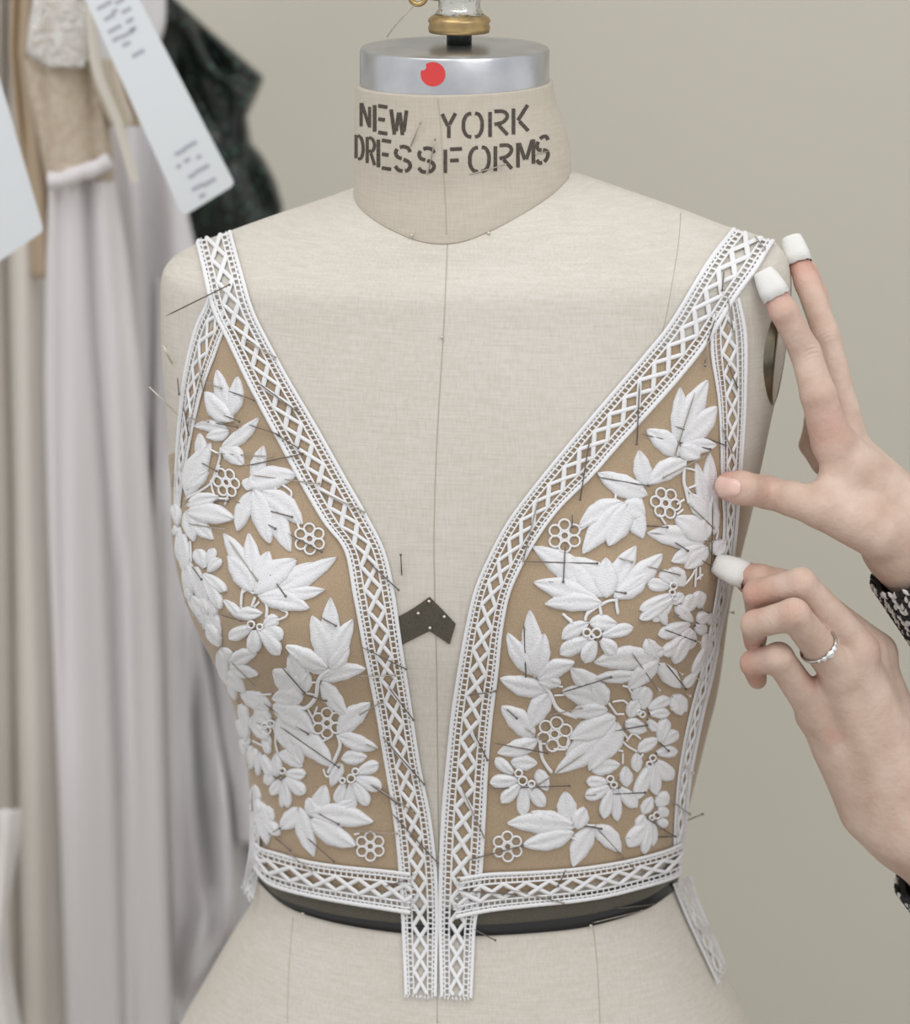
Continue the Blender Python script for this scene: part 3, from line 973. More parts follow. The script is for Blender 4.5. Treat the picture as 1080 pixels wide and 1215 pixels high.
s.L((725,608,865,478,92,-8),(730,612,897,672,70,8)).S([(728,612),(738,660),(715,720),(688,775)],r=.0011)
s = Spray('many-petalled lace flower low beside the left neckline strip', *B_, 785, 800)
s.L((742,715,852,708,66),(742,735,700,835,54)).P((812,775,902,738,56),(806,795,914,842,60),(800,815,858,914,52),(785,820,782,945,56),(752,820,725,905,48)).C((788,797,17),(806,766,13),(752,805,11))
s.S([(668,760),(680,790),(700,790)])
s = Spray('lace leaf spray with rosette at the lower left corner of the neckline strip', *B_, 620, 1000)
s.L((640,960,672,828,76),(640,965,598,885,66),(700,960,800,890,62),(612,945,878,988,96,-8),(618,975,805,1088,92,10),(562,928,484,1020,80,-8),(565,926,627,1135,74,6))
s.R(867,1090,62).S([(600,1035),(640,1022)],[(800,1040),(820,1035)])
s = Spray('small open lace flower above the left waist strip', *B_, 500, 780)
s.L((478,690,577,752,66,-8),(470,795,466,690,46)).P((508,778,592,785,50),(512,795,588,868,52),(505,800,520,925,34),(503,800,492,928,34),(495,800,448,872,48),(440,760,436,832,44)).C((500,765,12))
s = Spray('dense lace bud cluster at the left side seam of the ribs', *B_, 390, 560)
s.L((318,445,445,490,64,-6),(375,505,445,565,66)).P((345,570,318,488,42),(360,560,430,628,46),(380,520,372,585,36),(432,690,428,615,34),(392,790,395,690,30),(362,760,372,672,50),(345,640,335,560,34),(410,700,450,790,38),(330,700,345,620,34))
s.C((430,590,19),(450,560,14),(425,570,12)).S([(468,560),(465,640),(475,690)],[(440,560),(468,600)],[(370,640),(410,660)])
s = Spray('narrow lace leaf group above the left end of the waist strip', *B_, 400, 980)
s.L((382,920,375,828,46),(400,925,455,985,62),(400,900,430,1085,66),(425,985,482,1045,50),(385,960,390,890,50))
E_ = (200, 620, 7.592); F_ = (230, 760, 7.592)
s = Spray('overlapping narrow lace leaves at the outer left bust edge', *E_, 260, 500)
s.L((200,330,190,590,90),(235,420,340,690,110),(235,650,365,870,100),(180,560,230,700,60),(370,900,485,1100,110),(330,860,400,1010,70))
s.P((110,130,120,300,60),(90,20,85,110,50)).S([(200,180),(215,330)],[(165,260),(200,330)])
s = Spray('narrow lace leaves along the outer left rib edge', *F_, 450, 600)
s.L((330,300,470,440,90),(440,460,690,610,140),(330,330,400,530,66)).P((430,560,515,790,80),(545,720,690,880,80),(520,940,540,1100,80),(590,1010,600,1210,50),(640,880,700,1010,60),(420,700,470,860,56),(455,880,490,1030,50))
# --- right panel
s = Spray('white lace leaf spray topmost on the right net panel', *C_, 835, 400)
s.L((820,355,832,132,72,6),(828,345,940,103,92,-8),(830,350,975,208,98,8),(832,365,972,360,72),(830,365,905,412,80),(830,405,697,302,88,8),(855,425,702,520,82,10))
s.S([(850,420),(843,500),(855,560),(862,595)],r=.0010).S([(852,455),(892,468),(898,515),(862,535)],[(845,520),(880,570)],[(890,500),(900,540)])
s = Spray('lace leaf spray with two rosettes below the right neckline strip', *C_, 610, 590)
s.L((692,530,668,383,72),(700,565,502,475,92,-6),(600,590,428,692,86,10),(610,592,443,800,96,6),(620,595,545,768,104),(625,600,682,738,86),(600,600,690,645,100,-6))
s.R(372,727,66).R(770,595,64,.9,-.4).S([(575,555),(572,582)],[(430,705),(455,690)],[(745,640),(770,680)],[(815,600),(845,580)],[(815,640),(840,620)])
s = Spray('tall lace leaf cluster by the thumb at the right panel edge', *C_, 935, 740)
s.L((950,700,948,392,72),(945,660,893,430,54),(945,660,866,555,72),(960,720,955,560,50),(930,740,808,650,96,6),(925,752,698,718,92,8),(930,765,795,832,74),(935,770,848,858,70),(920,740,935,640,60),(960,800,1000,740,60))
s.S([(940,640),(975,690),(970,740)])
s = Spray('large pair of lobed lace leaves at the right bust', *C_, 525, 985)
s.L((515,970,245,770,112,14),(530,970,400,815,128,10),(505,985,250,912,92,6),(520,995,296,998,80,8),(535,975,535,815,92),(555,960,655,768,86,-8),(565,960,757,800,92,10),(565,975,702,875,78,8))
s.S([(455,1065),(468,1035),(540,990),(580,985)],[(510,1010),(516,1040)],[(575,990),(580,1035)],[(370,1040),(405,1075)],r=.0009)
s = Spray('lace bud flower between the right bust leaves and the taped finger', *C_, 795, 930)
s.L((790,855,842,930,78)).P((785,930,697,918,54),(795,915,752,868,50),(788,960,668,1025,44),(795,975,668,1062,46),(800,985,720,1070,46),(800,1000,838,955,40),(770,1080,735,1000,44)).C((795,925,13),(790,950,11),(800,970,10))
s.S([(845,920),(870,890),(885,860)],[(890,850),(885,930)],[(905,850),(905,900)],[(890,900),(915,880)])
s = Spray('open lace flower under the right bust leaf pair', *D_, 490, 180)
s.L((362,192,470,128,62,-6),(470,128,578,130,66)).P((520,178,640,145,50),(515,192,572,245,58),(492,195,452,280,58),(472,190,355,250,66)).C((462,165,14),(498,167,17),(480,180,10))
s.S([(455,118),(465,85),(500,70)],[(365,92),(405,122)],[(510,70),(515,100)],[(575,60),(580,95)])
s = Spray('upright lobed lace leaf beside the right neckline strip', *D_, 265, 350)
s.L((255,345,233,78,86),(250,335,143,170,74,-6),(260,340,292,170,80),(265,345,412,282,70,-6),(270,350,358,362,60),(250,330,200,200,70),(305,396,113,350,80,-8),(312,405,235,547,84,8))
s.S([(275,355),(310,400),(345,470),(420,502)],r=.0013).S([(340,375),(365,380)],[(330,415),(370,412)],[(290,450),(310,460)])
s = Spray('large overlapping lace leaf in the middle of the right ribs', *D_, 550, 480)
s.L((525,445,395,308,92,8),(530,450,362,398,84,8),(535,450,480,355,80),(540,470,395,492,70,8),(570,500,390,585,92,-6),(578,530,375,655,92,4),(578,540,332,728,96,-8),(580,540,465,715,92),(575,520,545,665,84))
s.R(330,570,70,1.0,.2).S([(325,632),(375,632)],[(378,630),(385,590)],[(545,445),(575,490)],[(535,660),(538,690)],r=.0008)
s = Spray('pair of slender lace leaves next to the lower right neckline strip', *D_, 255, 590)
s.L((250,588,117,462,92,8),(265,595,103,648,70,-8)).S([(272,598),(282,670),(318,725)],r=.0011)
s = Spray('many-petalled lace flower low beside the right neckline strip', *D_, 200, 760)
s.L((155,685,262,690,66),(262,715,302,800,58)).P((165,728,92,672,46),(182,755,73,765,54),(190,772,118,845,52),(205,775,205,902,54),(222,775,290,862,56)).C((187,725,14),(203,755,17),(238,768,13))
s = Spray('broad lace leaf under the right bust next to the side seam', *D_, 720, 290)
s.L((735,270,488,285,92,10),(665,335,493,345,50),(725,265,695,190,64),(735,280,620,385,72),(740,290,825,385,66),(745,275,670,260,80),(720,250,760,230,50))
s.S([(600,375),(640,385)],[(640,410),(620,380)])
s = Spray('lace flower of narrow petals on the right ribs by the side strip', *D_, 690, 490)
s.L((625,505,665,430,58),(610,525,695,560,66)).P((680,470,695,380,58),(700,468,787,428,42),(705,488,782,485,42),(700,515,738,560,40),(640,430,680,385,50)).C((675,488,11),(662,480,9))
s.S([(560,440),(600,435),(620,450)],[(575,490),(605,490)],[(590,590),(620,620),(655,640)],[(600,560),(620,590)],[(615,600),(640,570),(670,590)],[(600,650),(600,690)],[(570,632),(600,640)])
s = Spray('drooping lace flower beside the lower right side strip', *D_, 715, 670)
s.L((660,642,742,590,52),(655,725,657,645,46),(795,420,850,482,72),(815,440,825,495,60)).P((745,600,772,508,48),(757,615,820,562,50),(735,650,818,640,46),(730,680,795,755,66),(722,690,728,815,50),(708,695,652,832,52)).C((715,664,12),(702,690,12))
s.S([(680,650),(655,690)])
s = Spray('drooping lace flower above the right waist strip', *D_, 560, 770)
s.L((478,722,592,694,66,-6),(615,785,612,700,54)).P((542,762,456,765,46),(545,782,452,828,52),(552,788,522,908,48),(572,790,578,922,44),(588,788,655,866,58)).C((548,748,13),(562,772,12))
s = Spray('lace leaf spray with rosette at the lower right corner of the neckline strip', *D_, 440, 940)
s.L((385,925,372,802,80),(405,935,235,885,56),(415,940,142,930,92,8),(405,965,203,1018,80,-6),(415,950,450,865,66),(482,942,402,1104,84,8),(492,940,592,1045,80,-6))
s.R(143,1022,60).S([(395,985),(420,1000)],[(440,935),(490,938)])
s = Spray('small drooping lace flower at the right end of the waist strip', *D_, 715, 900)
s.L((680,895,718,825,48),(735,820,780,850,72),(665,955,682,895,46)).P((705,920,618,1022,64),(708,925,680,1052,36),(722,925,717,1022,38),(750,860,768,905,44),(745,910,765,945,44)).C((730,895,13),(710,905,9))
s = Spray('crowded lace bud cluster under the taped finger at the right bust', *D_, 850, 110)
s.P((835,110,885,15,56),(905,70,905,0,52),(862,130,742,182,54),(865,150,770,262,44),(872,155,800,288,50),(880,160,862,235,46),(885,140,930,165,48),(900,130,935,90,52),(820,200,760,255,44),(870,120,810,60,46),(930,170,940,260,44),(940,90,965,140,40),(925,230,880,340,34),(890,330,840,385,34))
# ------------------------------------------------------------------ dressmaker pins
ORD = ['topmost', 'second', 'third', 'fourth', 'fifth', 'sixth', 'seventh', 'eighth', 'ninth', 'tenth', 'eleventh', 'twelfth', 'thirteenth', 'fourteenth', 'fifteenth', 'sixteenth', 'seventeenth', 'eighteenth', 'nineteenth', 'twentieth', 'twenty-first', 'twenty-second', 'twenty-third', 'twenty-fourth', 'twenty-fifth', 'twenty-sixth']
def pin_mesh(p0, p1, m, r=.00036, hr=.0008):
    v, f = tube([p0, p0 + (p1 - p0) * .12, p0 + (p1 - p0) * .5, p1], [r * .25, r, r, r], 6)
    mb = MB().add(v, f)
    ax = (p1 - p0).normalized()
    v, f = lathe([(hr * .35, -hr * .9), (hr * .85, -hr * .5), (hr, 0), (hr * .85, hr * .5), (hr * .35, hr * .9)], p1, ax, 8)
    mb.add(v, f)
    return mb.build('dressmaker_pin', m, None, loc=p1)
def pins(zone, crop, lst, h0=.0032, h1=.0038, group=None):
    ox, oy, sc = crop
    lst = sorted(lst, key=lambda q: min(q[1], q[3]))
    for i, q in enumerate(lst):
        x0, y0, x1, y1 = [ox + q[0] / sc, oy + q[1] / sc, ox + q[2] / sc, oy + q[3] / sc]
        p0 = surf(x0, y0, h0); p1 = surf(x1, y1, h1)
        o = pin_mesh(p0, p1, M['steel'] if (i % 3 == 0) else M['steel_dark'])
        lab = 'steel pin %s, %s from the top' % (zone, ORD[i]) if i else 'steel pin %s, the topmost' % zone
        tag(o, lab, 'pin', group or 'dressmaker pins in the lace')
FULL = (0, 0, 1.0)
pins('across the left neckline strip', FULL, [(293,403,330,424),(308,453,357,489),(329,514,357,531),(384,583,434,607),(437,665,474,698),(430,765,483,790),(424,798,470,797),(455,870,505,927),(448,931,491,959),(465,960,521,1021),(461,810,492,850)])
pins('on the left armhole strip', FULL, [(216,447,219,467),(239,425,246,460),(223,480,230,515),(211,560,212,575)])
pins('on the upper half of the left panel', A_, [(205,188,278,216),(305,228,415,268),(135,342,225,358),(250,365,345,382),(285,330,355,358),(390,372,520,415),(250,495,490,508),(375,550,620,497),(405,588,690,625),(195,535,260,570),(130,703,310,700),(330,700,575,768),(140,795,295,822),(470,800,505,820),(555,840,697,918),(310,870,430,1040),(470,1000,545,1105),(155,975,200,1030)])
pins('on the lower half of the left panel', B_, [(90,40,175,160),(650,110,715,145),(240,100,330,125),(490,310,590,420),(280,290,385,390),(590,430,680,455),(420,470,610,600),(925,460,825,515),(850,645,895,662),(490,570,740,745),(870,820,985,900),(385,1080,495,1010),(470,1050,540,1105),(605,1050,720,1150),(800,1020,985,1030),(650,945,740,990),(350,735,500,800),(378,840,382,1060)])
pins('across the right neckline strip', FULL, [(894,286,905,302),(857,325,854,345),(758,454,754,526),(700,517,688,592),(639,592,622,664),(555,822,589,816),(562,864,579,898),(548,930,575,990),(556,1018,620,1000),(838,400,834,432),(846,378,838,402)])
pins('on the right armhole strip', FULL, [(861,352,866,392),(860,430,870,458),(853,505,864,535),(834,426,834,433)])
pins('on the upper half of the right panel', C_, [(885,150,805,398),(805,285,1000,360),(670,318,940,375),(940,395,760,490),(500,490,700,525),(402,640,400,692),(480,670,770,690),(210,828,500,838),(375,760,370,910),(310,908,605,955),(580,815,632,832),(690,848,815,880),(700,712,945,745),(800,750,848,782),(950,590,940,835),(905,820,975,865),(860,600,950,690)])
pins('on the lower half of the right panel', D_, [(213,120,220,330),(630,240,730,385),(770,105,905,65),(755,150,875,195),(360,395,550,330),(305,490,435,455),(565,552,690,528),(90,602,300,640),(140,465,180,500),(210,540,300,600),(450,640,240,785),(80,785,385,772),(450,812,680,800),(780,835,850,890),(270,905,510,945),(490,940,635,1105),(610,985,795,978),(690,905,785,975),(760,280,840,385),(740,600,772,632)])
pins('along the waist strips and tape', FULL, [(460,1048,484,1041),(545,1053,612,1057),(596,1049,666,1067),(563,1100,588,1114),(728,1075,768,1071),(670,1028,660,1047),(700,1093,755,1079),(346,1008,376,1030)], h0=.0042, h1=.005)
pins('in the stencilled neck', (380, 0, 3.176), [], group='pins in the canvas of the form')
for i, (a, b, c, d, what) in enumerate([(340,553,385,463,'between NEW and YORK on the neck'),(405,660,437,525,'through the middle of the DRESSFORMS lettering'),(560,658,690,618,'lying under the letters FO on the neck'),(860,570,800,580,'by the last letters of the neck lettering')]):
    p0 = surf(380 + a / 3.176, b / 3.176, .0002, NB); p1 = surf(380 + c / 3.176, d / 3.176, .003, NB)
    tag(pin_mesh(p0, p1, M['steel']), 'fine steel pin ' + what, 'pin', 'pins in the canvas of the form')
p0 = surf(477, 683, .0005); p1 = surf(477, 657, .004)
tag(pin_mesh(p0, p1, M['steel_dark']), 'upright pin in bare canvas above the black bust tape', 'pin', 'pins in the canvas of the form')
p0 = surf(204, 370, .003); p1 = surf(277, 341, .0045)
p0 = p0 + V((0, -.012, 0)); p1 = p1 + V((0, -.003, 0))
tag(pin_mesh(p0, p1, M['steel_dark'], r=.0004), 'long dark pin slanting off the left shoulder strip', 'pin', 'dressmaker pins in the lace')
# pins pushed straight in, only the heads show
def headpin(px, py, label, bvh=None, h=.0018, group='pins pushed straight in', r=.0010, extra=0):
    p, n, _ = hit(px, py, bvh)
    o = pin_mesh(p - n * .006, p + n * h, M['pinhead'], hr=r)
    tag(o, label, 'pin', group)
headpin(490, 279, 'pin head at the left of the neck base seam', NB)
headpin(579, 276, 'pin head at the right of the neck base seam', NB)
headpin(525, 400, 'lone pin head on the bare chest seam', None)
for (x, y, w) in ((510, 712, 'topmost in'), (497, 726, 'at the left edge of'), (528, 730, 'at the right edge of'), (511, 743, 'lowest in')):
    headpin(x, y, 'pin head %s the black bust tape' % w, None, .0026)
headpin(363, 1083, 'pin head in the waist tape below the left waist strip', None, .003)
headpin(699, 1097, 'pin head in the waist tape below the right waist strip', None, .003)
heads = [(864,726),(852,767),(826,760),(805,797),(779,815),(814,823),(825,804),(831,829),(817,915),(813,964),(810,908)]
heads.sort(key=lambda q: q[1])
for i, (x, y) in enumerate(heads):
    headpin(x, y, 'pale pin head along the right side seam, %s from the top' % ('first' if i == 0 else ORD[i]), None, .0032)
# pins that stand clear of the side of the form
p = hit(815, 975)[0]
tag(pin_mesh(at(814, 974, p.y), at(834, 966, p.y - .004), M['steel_dark']), 'dark pin jutting out to the right of the waist', 'pin', 'pins jutting past the sides of the form')
p = hit(206, 430)[0]
tag(pin_mesh(at(205, 432, p.y - .002), at(194, 411, p.y - .006), M['pinhead'], r=.0008), 'pale pin jutting out at the left armhole', 'pin', 'pins jutting past the sides of the form')
p = hit(214, 495)[0]
tag(pin_mesh(at(213, 494, p.y - .002), at(178, 460, p.y - .01), M['pinhead'], r=.0004, hr=.0006), 'long pale pin jutting left below the armhole', 'pin', 'pins jutting past the sides of the form')
p = hit(300, 905)[0]
tag(pin_mesh(at(294, 912, p.y - .002), at(289, 884, p.y - .003), M['pinhead']), 'pale upright pin at the left edge of the ribs', 'pin', 'pins jutting past the sides of the form')
# ------------------------------------------------------------------ hands (signed-distance sculpt, surfaced by surface nets)
def cone_d(X, a, b, ra, rb):
    a = np.array(a); b = np.array(b)
    ba = b - a; L2 = float(ba @ ba) + 1e-12
    pa = X - a
    t = np.clip((pa @ ba) / L2, 0, 1)
    d = np.linalg.norm(pa - t[:, None] * ba, axis=1)
    return d - (ra + (rb - ra) * t), t
def smin(a, b, k):
    h = np.clip(.5 + .5 * (b - a) / k, 0, 1)
    return b * (1 - h) + a * h - k * h * (1 - h)
def surface_nets(F, org, vox):
    nx, ny, nz = F.shape
    S = F < 0
    cnt = np.zeros((nx - 1, ny - 1, nz - 1)); acc = np.zeros((nx - 1, ny - 1, nz - 1, 3))
    corners = [(i, j, k) for i in (0, 1) for j in (0, 1) for k in (0, 1)]
    def sl(c): return F[c[0]:nx - 1 + c[0], c[1]:ny - 1 + c[1], c[2]:nz - 1 + c[2]]
    for c in corners:
        for ax in range(3):
            if c[ax]: continue
            d = list(c); d[ax] = 1
            f0 = sl(c); f1 = sl(d)
            m = (f0 < 0) != (f1 < 0)
            den = np.where(m, f0 - f1, 1.0)
            t = np.where(m, f0 / den, 0)
            cnt += m
            for q in range(3):
                acc[..., q] += m * (c[q] + (t if q == ax else 0))
    act = cnt > 0
    idx = -np.ones(act.shape, int); idx[act] = np.arange(act.sum())
    cell = np.argwhere(act)
    verts = (cell + acc[act] / cnt[act][:, None]) * vox + org
    faces = []
    for ax in range(3):
        o = [0, 1, 2]; o.remove(ax); u, w = o
        sh = [slice(1, -1)] * 3; sh[ax] = slice(0, -1)
        a = S[tuple(sh)]
        sh2 = list(sh); sh2[ax] = slice(1, None)
        b = S[tuple(sh2)]
        e = np.argwhere(a != b)
        g = e.copy()
        for q in range(3):
            if q != ax: g[:, q] += 1
        flip = a[a != b]
        def ci(du, dw):
            h = g.copy(); h[:, u] -= du; h[:, w] -= dw
            return idx[h[:, 0], h[:, 1], h[:, 2]]
        Q = np.stack([ci(1, 1), ci(0, 1), ci(0, 0), ci(1, 0)], 1)
        fl = flip if ax != 1 else ~flip
        Q[~fl] = Q[~fl][:, ::-1]
        faces.append(Q)
    Fc = np.concatenate(faces)
    Fc = Fc[(Fc >= 0).all(1)]
    return verts, Fc

PX = 0.0005
def pt(q): return at(q[0], q[1], q[2])
def make_hand(name, parent, fingers, palm, extra, blushes, creases, label, vox=.00125):
    """fingers: chains [(px,py,Y,r_px)...] root first; palm: cones; extra: small cones blended in (tendons)"""
    chains = [[(np.array(pt(q)), q[3] * PX) for q in ch] for ch in fingers]
    pc = [(np.array(pt(a)), np.array(pt(b)), a[3] * PX, b[3] * PX) for a, b in palm]
    ex = [(np.array(pt(a)), np.array(pt(b)), a[3] * PX, b[3] * PX) for a, b in extra]
    allp = np.array([p for ch in chains for p, r in ch] + [p for c in pc for p in c[:2]])
    lo = allp.min(0) - .034; hi = allp.max(0) + .034
    def sdf(X):
        dp = None
        for a, b, ra, rb in pc:
            d, _ = cone_d(X, a, b, ra, rb)
            dp = d if dp is None else smin(dp, d, .010)
        for a, b, ra, rb in ex:
            d, _ = cone_d(X, a, b, ra, rb)
            dp = smin(dp, d, .0045)
        tot = dp.copy()
        for ch in chains:
            df = None
            for (a, ra), (b, rb) in zip(ch[:-1], ch[1:]):
                d, _ = cone_d(X, a, b, ra, rb)
                df = d if df is None else smin(df, d, .0022)
            tot = smin(tot, smin(dp, df, .009), .0012)
        return tot
    def lattice(n, step, off=0.0):
        g = [lo[k] + off + np.arange(n[k]) * step for k in range(3)]
        return np.stack(np.meshgrid(*g, indexing='ij'), -1).reshape(-1, 3)
    # coarse pass finds the blocks near the surface, only those are evaluated finely
    K = 4
    nC = np.ceil((hi - lo) / (vox * K)).astype(int)
    n = nC * K
    C_ = sdf(lattice(nC, vox * K, vox * (K - 1) / 2)).reshape(nC)
    F = np.repeat(np.repeat(np.repeat(C_, K, 0), K, 1), K, 2)
    near = np.abs(F) < vox * K * 1.8 + .003
    gi = np.argwhere(near)
    F[near] = sdf(lo + gi * vox)
    vs, fs = surface_nets(F, lo, vox)
    # laplacian smoothing of the voxel steps
    E = np.concatenate([fs[:, [0, 1]], fs[:, [1, 2]], fs[:, [2, 3]], fs[:, [3, 0]]])
    for it in range(4):
        s = np.zeros_like(vs); c = np.zeros(len(vs))
        np.add.at(s, E[:, 0], vs[E[:, 1]]); np.add.at(s, E[:, 1], vs[E[:, 0]])
        np.add.at(c, E[:, 0], 1); np.add.at(c, E[:, 1], 1)
        vs = vs * .5 + .5 * s / c[:, None]
    o = mesh_obj(name, [tuple(p) for p in vs], [tuple(q) for q in fs], M['skin'], parent)
    fix_normals(o)
    bl = np.zeros(len(vs)); kn = np.zeros(len(vs)); al = np.zeros(len(vs))
    for (q, rad, w) in blushes:
        c = np.array(pt(q)); bl = np.maximum(bl, w * np.exp(-(np.linalg.norm(vs - c, axis=1) / (rad * PX)) ** 2))
    for (q, q2, rad) in creases:
        c = np.array(pt(q)); ax = np.array(pt(q2)) - c; ax /= np.linalg.norm(ax)
        m = np.exp(-(np.linalg.norm(vs - c, axis=1) / (rad * PX)) ** 4)
        al = np.where(m > kn, (vs - c) @ ax, al); kn = np.maximum(kn, m)
    for nm, arr in (('blush', bl), ('crease', kn), ('along', al * 1000)):
        at_ = o.data.attributes.new(nm, 'FLOAT', 'POINT')
        at_.data.foreach_set('value', arr.astype(np.float32))
    if label: o['label'] = label
    bv = BVHTree.FromPolygons([V(p) for p in vs], [tuple(int(i) for i in q) for q in fs])
    return o, bv

# knuckle creases as fine relief in the skin material
def add_creases(m):
    nt = m.node_tree; N = nt.nodes; L = nt.links; b = N['Principled BSDF']
    old = b.inputs['Normal'].links[0].from_node
    a = N.new('ShaderNodeAttribute'); a.attribute_name = 'along'
    k = N.new('ShaderNodeAttribute'); k.attribute_name = 'crease'
    tc = N.new('ShaderNodeTexCoord')
    n = N.new('ShaderNodeTexNoise'); n.inputs['Scale'].default_value = 180; L.new(tc.outputs['Object'], n.inputs['Vector'])
    ma = N.new('ShaderNodeMath'); ma.operation = 'MULTIPLY_ADD'; ma.inputs[1].default_value = 1.3
    L.new(n.outputs['Fac'], ma.inputs[0]); L.new(a.outputs['Fac'], ma.inputs[2])
    mu = N.new('ShaderNodeMath'); mu.operation = 'MULTIPLY'; mu.inputs[1].default_value = 2.6; L.new(ma.outputs[0], mu.inputs[0])
    si = N.new('ShaderNodeMath'); si.operation = 'SINE'; L.new(mu.outputs[0], si.inputs[0])
    mm = N.new('ShaderNodeMath'); mm.operation = 'MULTIPLY'; L.new(si.outputs[0], mm.inputs[0]); L.new(k.outputs['Fac'], mm.inputs[1])
    bp = N.new('ShaderNodeBump'); bp.inputs['Strength'].default_value = .4; bp.inputs['Distance'].default_value = .0005
    L.new(mm.outputs[0], bp.inputs['Height']); L.new(old.outputs['Normal'], bp.inputs['Normal'])
    L.new(bp.outputs['Normal'], b.inputs['Normal'])
add_creases(M['skin'])

person = thing('person', at(1180, 1000, -.05), 'person at the right edge pinning lace with taped fingers, in a black and white knit', 'person')
yT = hit(852, 578)[0].y; yI = hit(906, 335)[0].y; yM = hit(925, 300)[0].y
yL = hit(850, 672)[0].y
U = dict(
    index=[(986, 522, -.082, 23), (971, 468, -.085, 20), (956, 418, -.076, 17.5), (930, 369, yI - .014, 15.8), (912, 336, yI - .008, 13)],
    middle=[(1004, 505, -.058, 20), (981, 398, -.048, 15.5), (958, 336, -.030, 14.5), (943, 298, -.018, 12.5)],
    ring=[(1006, 520, -.034, 18), (984, 415, -.030, 13), (970, 350, -.014, 12), (959, 318, -.004, 10)],
    little=[(1004, 560, -.02, 17), (968, 498, -.006, 13), (961, 528, .0, 12.5), (975, 552, -.012, 12)],
    thumb=[(1042, 628, -.090, 34), (974, 602, -.096, 24), (940, 592, -.094, 19.5), (910, 584, -.084, 18.5), (880, 579, yT - .016, 19), (866, 577, yT - .010, 17)],
)
upalm = [((1078, 636, -.072, 49), (996, 530, -.078, 22)), ((1078, 636, -.072, 49), (1006, 525, -.056, 20)), ((1078, 636, -.060, 44), (1008, 545, -.025, 18)),
         ((1078, 636, -.072, 49), (1130, 712, -.062, 53)), ((1000, 560, -.082, 22), (985, 592, -.090, 21))]
uext = [((985, 565, -.088, 8), (990, 540, -.086, 10))]
ubl = [((913, 340, yI, 0), 40, .85), ((943, 300, -.02, 0), 42, .8), ((856, 578, yT, 0), 40, 1.0), ((984, 505, -.09, 0), 30, .35), ((960, 330, -.01, 0), 26, .7), ((910, 584, -.09, 0), 18, .3)]
ucr = [((908, 583, -.09, 0), (880, 579, -.07, 0), 13), ((961, 418, -.08, 0), (933, 370, -.06, 0), 13), ((981, 398, -.05, 0), (958, 336, -.03, 0), 12)]
hand1, HB1 = make_hand('hand', person, list(U.values()), upalm, uext, ubl, ucr, 'raised hand with thumb on the lace and fingers on the shoulder')

Lw = dict(
    index=[(1040, 774, -.072, 23), (946, 696, -.082, 17), (902, 685, yL - .016, 15), (872, 678, yL - .007, 12.5)],
    middle=[(1020, 770, -.098, 22), (951, 692, -.113, 17.5), (898, 704, -.099, 15.5), (897, 728, -.074, 12)],
    ring=[(996, 798, -.106, 21), (942, 729, -.130, 18), (896, 741, -.117, 16), (896, 762, -.092, 13)],
    little=[(966, 842, -.098, 20), (924, 780, -.118, 17), (894, 787, -.106, 15), (899, 807, -.090, 11)],
    thumb=[(1050, 880, -.062, 28), (1000, 800, -.050, 22), (940, 716, -.050, 16), (886, 692, yL - .004, 12)],
)
lpalm = [((1086, 976, -.088, 50), (1036, 782, -.074, 23)), ((1086, 976, -.088, 50), (1016, 784, -.096, 23)), ((1078, 970, -.088, 46), (992, 812, -.100, 22)),
         ((1070, 975, -.086, 42), (968, 850, -.092, 21)), ((1036, 955, -.083, 40), (1000, 885, -.086, 30)), ((1086, 976, -.088, 50), (1160, 1062, -.08, 53)), ((1050, 880, -.072, 40), (1062, 930, -.080, 46))]
lext = [((1038, 772, -.083, 13), (1062, 900, -.098, 4)), ((1018, 778, -.105, 14), (1048, 915, -.106, 4)), ((994, 806, -.109, 13), (1036, 920, -.105, 4)), ((968, 850, -.101, 12), (1018, 930, -.099, 4))]
lbl = [((876, 680, yL, 0), 40, .8), ((895, 712, -.11, 0), 26, .45), ((893, 745, -.10, 0), 30, .6), ((894, 792, -.10, 0), 34, .7), ((948, 688, -.13, 0), 18, .3), ((940, 716, -.14, 0), 18, .3), ((990, 875, -.11, 0), 10, .5), ((1040, 760, -.10, 0), 20, .25), ((960, 800, -.11, 0), 16, .35)]
lcr = [((950, 690, -.13, 0), (905, 704, -.12, 0), 12), ((943, 718, -.14, 0), (900, 732, -.13, 0), 12), ((924, 774, -.13, 0), (896, 782, -.12, 0), 10)]
hand2, HB2 = make_hand('hand', person, list(Lw.values()), lpalm, lext, lbl, lcr, 'lower hand with curled fingers and a ring, index finger pressing the lace')

# thumb nail
def nail(px, py, w, h, rot, bvh, parent):
    vs = []; nr, nc_ = 9, 9
    for i in range(nr):
        for j in range(nc_):
            a = -1 + 2 * i / (nr - 1); b = -1 + 2 * j / (nc_ - 1)
            k = (1 - .32 * abs(b) ** 3)
            x = a * w / 2 * k; y = b * h / 2 * (1 - .12 * a)
            X = x * math.cos(rot) - y * math.sin(rot); Y = x * math.sin(rot) + y * math.cos(rot)
            hgt = .0012 - .0009 * max(abs(a), abs(b)) ** 6
            vs.append(surf(px + X, py + Y, hgt, bvh))
    return mesh_obj('nail', vs, grid_faces(nr, nc_), M['nail'], parent)
nail(864, 578, 30, 22, .05, HB1, hand1)['label'] = 'pale pink thumb nail'

